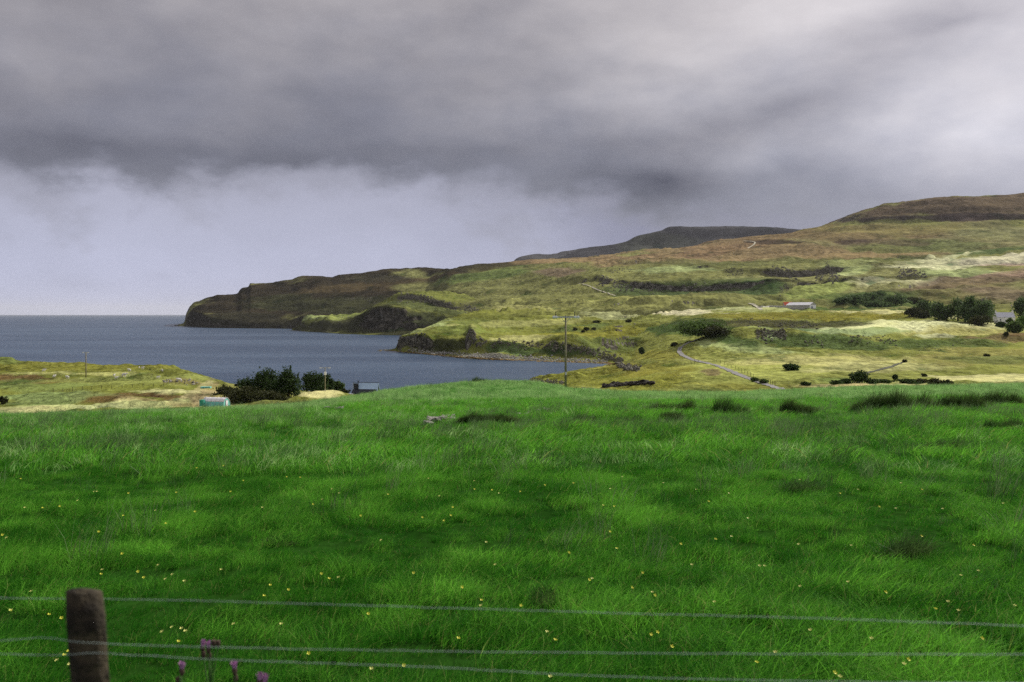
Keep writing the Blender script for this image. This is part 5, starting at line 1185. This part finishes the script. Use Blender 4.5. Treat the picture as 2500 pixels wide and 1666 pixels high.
# ---- rush clumps: each its own plant
def rush_clump(px0, px1, py, hpx, mat, label, n, seed, group='rush clumps in the field', depth=.22, Y=None, lean=.32):
    rs = np.random.default_rng(seed)
    p = hit((px0 + px1) / 2, py, FD) if Y is None else pos((px0 + px1) / 2, py, Y)
    k = p.y / F; W = (px1 - px0) * k; D = max(.5, W * depth * .6); hh = hpx * k * 1.5; n = int(n * 3.0)
    v, f = blades(n, 1.0, (hh * .55, hh * 1.08), (.004 + k * .22, .004 + k * .42), lean, .5, rs, 2)
    m = v.reshape(n, -1, 3)
    cx = rs.uniform(-.5, .5, n) * W; q = np.abs(cx) / (W / 2)
    cy = rs.uniform(-.5, .5, n) * D * (1 - .6 * q ** 2)
    base = m[:, :2].mean(1)
    off = np.stack([cx - base[:, 0], cy - base[:, 1], np.zeros(n)], 1)
    edge = (1.0 - .35 * q ** 6) * rs.uniform(.6, 1.0, n) * np.clip(.85 + .5 * fbm(cx, cx * 0 + seed * 3.3, .9, 2), .68, 1.15)
    for i in range(n):
        z = ground(p.x + cx[i], p.y + cy[i], FD)
        off[i, 2] = (z - p.z if z is not None else 0) - .03
    m = np.concatenate([m[:, :, :2], m[:, :, 2:] * edge[:, None, None]], 2) + off[:, None, :]
    o = add('rush_clump', mesh_np('rush_clump', m.reshape(-1, 3), f, mat), None, p)
    tag(o, label, 'rushes', group); return o
rush_clump(1112, 1262, 1036, 31, M_rush, 'dark low rush bed between the two tumbled stone heaps', 1900, 1, depth=.3)
rush_clump(1398, 1452, 1034, 28, M_rushlt, 'small upright rush tuft right of the stone heaps', 260, 2)
rush_clump(1496, 1562, 1032, 18, M_rushlt, 'short green rush tuft left of the big double clump', 240, 3)
rush_clump(1560, 1690, 1012, 34, M_rush, 'back half of the big dark double rush clump', 900, 4, depth=.35)
rush_clump(1604, 1662, 1026, 28, M_rush, 'front half of the big dark double rush clump', 500, 5, depth=.5)
rush_clump(1700, 1735, 1010, 20, M_rush, 'narrow dark rush tuft between the double clump and the loose ones', 180, 6)
rush_clump(1735, 1825, 1018, 40, M_rushlt, 'loose tall olive rush clump in the middle of the row', 420, 7, depth=.4)
rush_clump(1838, 1882, 1016, 24, M_rushlt, 'thin olive rush tuft left of the dense dark clump', 150, 8)
rush_clump(1902, 1988, 1014, 34, M_rush, 'dense dark rush clump left of the long bed', 700, 9, depth=.4)
rush_clump(2076, 2280, 1010, 46, M_rush, 'left half of the long dark rush bed', 1800, 10, depth=.22)
rush_clump(2270, 2410, 1006, 46, M_rush, 'tallest middle part of the long dark rush bed', 1300, 11, depth=.3)
rush_clump(2390, 2492, 993, 36, M_rush, 'far right end of the long dark rush bed', 800, 12, depth=.3)
rush_clump(1150, 1184, 940, 16, M_rush, 'single dark tuft on the skyline of the green rise', 170, 13, Y=102)
rush_clump(2020, 2078, 994, 12, M_rushlt, 'short dark green tuft before the long rush bed', 200, 14)
rush_clump(2400, 2500, 1052, 30, M_rushlt, 'loose green rushes below the right end of the long bed', 420, 15)
for i, (x0, x1, y, h_, lb) in enumerate([(1955, 2060, 1045, 16, 'low green rush patch in front of the dense dark clump'), (2080, 2220, 1040, 16, 'low green rush patch in front of the long bed'), (880, 990, 1060, 24, 'darker rush patch on the left half of the field'), (700, 770, 1070, 20, 'rush patch left of the middle in the field'),
        (360, 480, 1040, 20, 'rush patch near the left crest of the field'), (1800, 1900, 1085, 34, 'rush patch on the right below the dense dark clump'), (2240, 2360, 1100, 36, 'rush patch low on the right side'), (1900, 2000, 1200, 40, 'near rush patch with dark base right of centre'),
        (2150, 2260, 1360, 70, 'nearest upright rush patch on the right'), (640, 720, 1330, 26, 'small dark grass tussock in the left foreground'), (1290, 1350, 1475, 40, 'dark tussock just above the top wire')]):
    rush_clump(x0, x1, y, h_, M_rushlt, lb, 200, 40 + i, 'loose rush patches in the grass', .5, lean=.5)

# ---- tumbled stone heaps
def stone_mesh(seed):
    r = np.random.default_rng(seed); bm = bmesh.new(); bmesh.ops.create_icosphere(bm, subdivisions=1, radius=1.0)
    for v in bm.verts: v.co *= 1 + r.uniform(-.22, .22)
    for v in bm.verts: v.co.z = max(-.6, min(.75, v.co.z))
    return bm_mesh('stone', bm, M_stone)
STN = [stone_mesh(i) for i in range(6)]
def heap(label, pts, n, size, seed, jit=3.0, only=FD):
    r = random.Random(seed); p0 = hit(*poly_at(pts, .5)[:2], only)
    root = empty('stone_heap', p0); tag(root, label, 'stones', 'tumbled stone heaps')
    for i in range(n):
        px, py = poly_at(pts, (i + r.random()) / n if n > 4 else r.random())[:2]
        q = hit(px, py + r.uniform(-jit, jit * .3), only); s = r.uniform(*size)
        o = add('stone', STN[r.randrange(6)], root, q - p0 + Vector((0, 0, s * r.uniform(.25, .9)))); o.scale = (s * r.uniform(.9, 1.6), s, s * r.uniform(.6, .9)); o.rotation_euler = (r.uniform(-.3, .3), r.uniform(-.3, .3), r.uniform(0, 6))
heap('pile of pale stones left of the dark low rush bed', [(1048, 1037), (1070, 1032), (1095, 1027), (1108, 1030)], 34, (.09, .26), 1, 5)
heap('strung-out row of pale stones right of the dark low rush bed', [(1266, 1020), (1290, 1017), (1318, 1013), (1334, 1010)], 26, (.08, .20), 2, 3)
heap('three small white stones beyond the end of the stone row', [(1345, 1013), (1356, 1012), (1368, 1013)], 4, (.08, .15), 3, 1)
heap('low half-buried slab of stones on the left of the green rise', [(788, 1004), (810, 1003), (830, 1003)], 12, (.12, .26), 4, 2)

# ---- buttercups
def flower_mesh(seed, h):
    r = random.Random(seed); bm = bmesh.new()
    bm_tube(bm, [(0, 0, 0), (.02, 0, h * .6), (.05, .01, h)], [.002, .0018, .0015], 4)
    ns = len(bm.faces)
    c = Vector((.05, .01, h)); tilt = Matrix.Rotation(r.uniform(.1, .6), 3, 'X') @ Matrix.Rotation(r.uniform(-.3, .3), 3, 'Y')
    for k in range(5):
        a = k * 1.2566 + r.uniform(-.1, .1); R = .019
        def P(rr, da, z): return bm.verts.new(c + tilt @ Vector((math.cos(a + da) * rr, math.sin(a + da) * rr, z)))
        bm.faces.new((P(.001, 0, 0), P(R * .7, -.45, .005), P(R, -.2, .010), P(R, .2, .010), P(R * .7, .45, .005)))
    for i, f in enumerate(bm.faces):
        f.material_index = 0 if i < ns else 1
    return bm
FM = []
for i in range(5):
    me = bm_mesh('buttercup', flower_mesh(i, .26 + .03 * i), M_stem); me.materials.append(M_petal if i < 3 else M_petalp); FM.append(me)
fl = [(120, 1502), (76, 1445), (250, 1392), (247, 1403), (337, 1397), (421, 1404), (450, 1420), (404, 1415), (351, 1411), (386, 1381), (297, 1353), (540, 1392), (785, 1402), (827, 1411), (804, 1414), (645, 1456), (687, 1525), (396, 1544), (420, 1533), (443, 1536), (453, 1542), (436, 1568),
      (167, 1592), (157, 1601), (139, 1614), (170, 1624), (754, 1597), (987, 1627), (1176, 1467), (1175, 1480), (1273, 1480), (1440, 1417), (1545, 1436), (1600, 1455), (1594, 1447), (1746, 1471), (1868, 1383), (1856, 1383), (2348, 1406), (2317, 1470), (2342, 1492), (2286, 1488), (1642, 1580), (1591, 1551), (1607, 1545),
      (1357, 1564), (1337, 1544), (1849, 1619), (2220, 1612), (2210, 1623), (2040, 1644), (2053, 1654), (1895, 1594), (1345, 1654), (2072, 1422), (2164, 1447), (1955, 1433), (229, 1201), (236, 1201), (189, 1223), (103, 1241), (145, 1237), (313, 1205), (240, 1299), (379, 1247), (404, 1279), (562, 1201), (810, 1195), (828, 1205), (786, 1220), (764, 1232),
      (947, 1208), (1073, 1212), (1105, 1239), (1100, 1259), (1083, 1272), (1031, 1264), (1187, 1325), (1218, 1205), (1201, 1197), (1158, 1195), (1270, 1201), (1490, 1194), (1473, 1235), (1499, 1237), (1730, 1225), (1826, 1266), (1786, 1311), (1747, 1317), (2147, 1238), (2188, 1242), (2302, 1243), (2251, 1196), (2095, 1196), (1953, 1172), (2051, 1205), (2080, 1333),
      (5, 1307), (15, 1314), (50, 1170), (480, 1143), (545, 1138), (700, 1165), (733, 1166), (594, 1174), (1046, 1169), (1158, 1175), (430, 1203), (26, 1492), (26, 1491), (150, 1510), (571, 1525), (1129, 1435), (660, 1430), (705, 1441), (2377, 1332), (1489, 1299), (1662, 1329), (1505, 1340), (1447, 1414), (908, 1635), (2390, 1395), (1700, 1196), (1780, 1205), (2450, 1230), (1520, 1165), (1400, 1180), (1620, 1180), (2200, 1180), (1330, 1185), (60, 1240), (300, 1260), (475, 1250), (640, 1240), (880, 1260), (930, 1320), (1010, 1400), (1210, 1380), (1390, 1350), (1570, 1400), (1690, 1380), (1950, 1330), (2250, 1310), (2400, 1560), (2480, 1480), (2130, 1560), (1980, 1540), (1120, 1560), (900, 1500)]
rf = random.Random(3)
for i, (px, py) in enumerate(fl):
    base = hit(px, py, FD); k = rf.randrange(5); h = .26 + .03 * k
    # stand the stem so that the flower itself is seen at this pixel
    q = None; d = (pos(px, py, 50.0) - Vector((0, 0, H))).normalized()
    t_ = (base - Vector((0, 0, H))).length
    for _ in range(8):
        c_ = Vector((0, 0, H)) + d * t_; z = ground(c_.x, c_.y, FD)
        if z is None: break
        t_ += (z + h - c_.z) / d.z
    c_ = Vector((0, 0, H)) + d * t_; z = ground(c_.x, c_.y, FD)
    if z is None: continue
    o = add('buttercup', FM[k], None, (c_.x - .05, c_.y, z)); o.scale = (.92 if c_.y < 12 else 1.05,) * 2 + (1.0,)
    tag(o, 'small yellow buttercup standing in the green grass', 'flower', 'buttercups in the near field')

# ---- thistles by the fence
def thistle(px, py, Y, label, heads, seed):
    r = random.Random(seed); top = pos(px, py, Y); z = ground(top.x, top.y, FD) or (H - 2.2); h = top.z - z
    root = empty('thistle', (top.x, top.y, z)); tag(root, label, 'thistle', 'thistles by the fence')
    bm = bmesh.new(); bm_tube(bm, [(0, 0, -.05), (.01, 0, h * .5), (0, 0, h - .02)], [.006, .005, .004], 6); st = add('stem', bm_mesh('stem', bm, M_stem), root)
    for k, (dx, dz, purple) in enumerate(heads):
        c = Vector((dx, r.uniform(-.02, .02), h + dz))
        bm = bmesh.new(); bm_tube(bm, [(0, 0, h * .7), c * .5 + Vector((0, 0, h * .38)), c - Vector((0, 0, .02))], .003, 5); add('branch', bm_mesh('branch', bm, M_stem), root)
        bm = bmesh.new(); bm_tube(bm, [c - Vector((0, 0, .022)), c - Vector((0, 0, .008)), c + Vector((0, 0, .006))], [.006, .011, .009], 8); hd = add('flower_head', bm_mesh('flower_head', bm, M_thead), root)
        if purple:
            bm = bmesh.new()
            for j in range(40):
                a = r.uniform(0, 6.28); q = r.uniform(0, .016); b0 = c + Vector((math.cos(a) * .008, math.sin(a) * .008, .004)); e = c + Vector((math.cos(a) * q, math.sin(a) * q, .022 + r.uniform(0, .010)))
                s = Vector((-math.sin(a), math.cos(a), 0)) * .0022
                bm.faces.new([bm.verts.new(v) for v in (b0 - s, b0 + s, e + s, e - s)])
            add('florets', bm_mesh('florets', bm, M_thistle), hd)
    for k in range(7):
        a = k * 2.4; zz = h * (.12 + .1 * k); L_ = .20 - .015 * k
        bm = bmesh.new(); pts = []
        for j in range(9):
            u = j / 8; w_ = (.03 if j % 2 else .010) * (1 - u * .8)
            c = Vector((math.cos(a) * L_ * u, math.sin(a) * L_ * u, zz + .10 * u - .16 * u * u)); s = Vector((-math.sin(a), math.cos(a), 0)) * w_
            pts.append((bm.verts.new(c - s), bm.verts.new(c + s)))
        for p, q in zip(pts[:-1], pts[1:]): bm.faces.new((p[0], p[1], q[1], q[0]))
        add('leaf', bm_mesh('leaf', bm, M_stem), root)
thistle(512, 1580, 3.9, 'tall branching thistle with brown seed heads and one purple flower behind the middle wire', [(0, 0, True), (-.035, -.005, True), (.02, .025, False), (.035, .02, False), (-.03, -.03, False), (.0, -.03, False)], 1)
thistle(440, 1640, 3.4, 'purple thistle head just right of the fence post', [(0, 0, True), (-.01, -.03, False)], 2)
thistle(575, 1632, 3.5, 'purple thistle head under the lowest wire', [(0, 0, True), (.0, -.03, False)], 3)
thistle(636, 1660, 3.2, 'larger purple thistle head cut by the bottom edge', [(0, 0, True), (.015, -.012, True)], 4)

# ---- fence beside the road
fp = pos(205, 1440, 2.4)
fence = empty('wire_fence', (fp.x, fp.y, ground(fp.x, fp.y, FD) or H - 1.9)); tag(fence, 'weathered round post and three thin fence wires along the near edge of the field', 'fence')
def post_mesh(seed, hh, lean):
    bm = bmesh.new(); r = np.random.default_rng(seed); rings = []
    n, seg = 22, 28
    grain = r.normal(0, 1, seg)
    for j in range(n + 1):
        u = j / n; ring = []
        for k in range(seg):
            a = 6.2832 * k / seg
            rad = .0465 * (1 + .03 * grain[k] + .012 * r.normal() + .02 * math.sin(3 * a + 1.3)) * (1.04 - .05 * u)
            if j == n: rad *= (.86 + .08 * math.sin(2 * a + .6))
            ring.append(bm.verts.new((rad * math.cos(a) - lean * u, rad * math.sin(a), -.45 + (hh + .45) * u + (.006 * math.cos(a + 2.5) if j == n else 0) - (.004 if j == n else 0))))
        rings.append(ring)
    for p, q in zip(rings[:-1], rings[1:]):
        for k in range(seg): bm.faces.new((p[k], p[(k + 1) % seg], q[(k + 1) % seg], q[k]))
    c = bm.verts.new((-lean, 0, hh + .003))
    for k in range(seg): bm.faces.new((rings[-1][k], rings[-1][(k + 1) % seg], c))
    return bm_mesh('post', bm, M_post, True)
ph = fp.z - fence.location.z
post = add('post', post_mesh(3, ph, .11), fence, (.11, 0, 0))
for dx in (-3.0, 3.2): add('post', post_mesh(int(dx * 10 + 90), ph + .02, .02), fence, (dx, 0, 0))
def wire(pts, dY, wob):
    r = random.Random(wob); P = []
    xs = np.linspace(pts[0][0], pts[-1][0], 160); ys = pchip([p[0] for p in pts], [p[1] for p in pts], xs)
    for x, y in zip(xs, ys): P.append(pos(x, y + r.gauss(0, .5), 2.4 + dY) - fence.location)
    bm = bmesh.new(); bm_tube(bm, P, .0008, 6); add('wire', bm_mesh('wire', bm, M_wire, True), fence)
wire([(-2570, 1428), (-300, 1455), (0, 1460), (370, 1465), (1000, 1482), (1500, 1497), (2000, 1510), (2500, 1528), (3170, 1548)], .056, 1)
wire([(-2570, 1590), (-300, 1570), (0, 1565), (110, 1557), (180, 1567), (300, 1574), (700, 1584), (1250, 1592), (1900, 1597), (2500, 1598), (3170, 1592)], -.056, 2)
wire([(-2570, 1570), (-300, 1594), (0, 1597), (150, 1600), (180, 1598), (230, 1594), (280, 1597), (450, 1607), (1000, 1627), (1500, 1652), (2000, 1664), (2500, 1668), (3170, 1655)], -.0545, 3)


# ================================================================ AIR
def haze():
    bm = bmesh.new(); bm_box(bm, (0, 28600, 292), (123000, 65000, 590))
    m = bpy.data.materials.new('haze'); m.use_nodes = True; t = NT(m.node_tree); t.n.clear()
    out = t.node('ShaderNodeOutputMaterial'); v = t.node('ShaderNodeVolumePrincipled')
    v.inputs['Color'].default_value = (0.93, 0.95, 1.0, 1); v.inputs['Density'].default_value = 1.3e-5
    v.inputs['Anisotropy'].default_value = 0.2
    t.l.new(v.outputs[0], out.inputs['Volume'])
    o = add('haze', bm_mesh('haze', bm, m)); tag(o, 'thin pale sea haze softening the far hills and horizon', None, None, 'stuff')
haze()
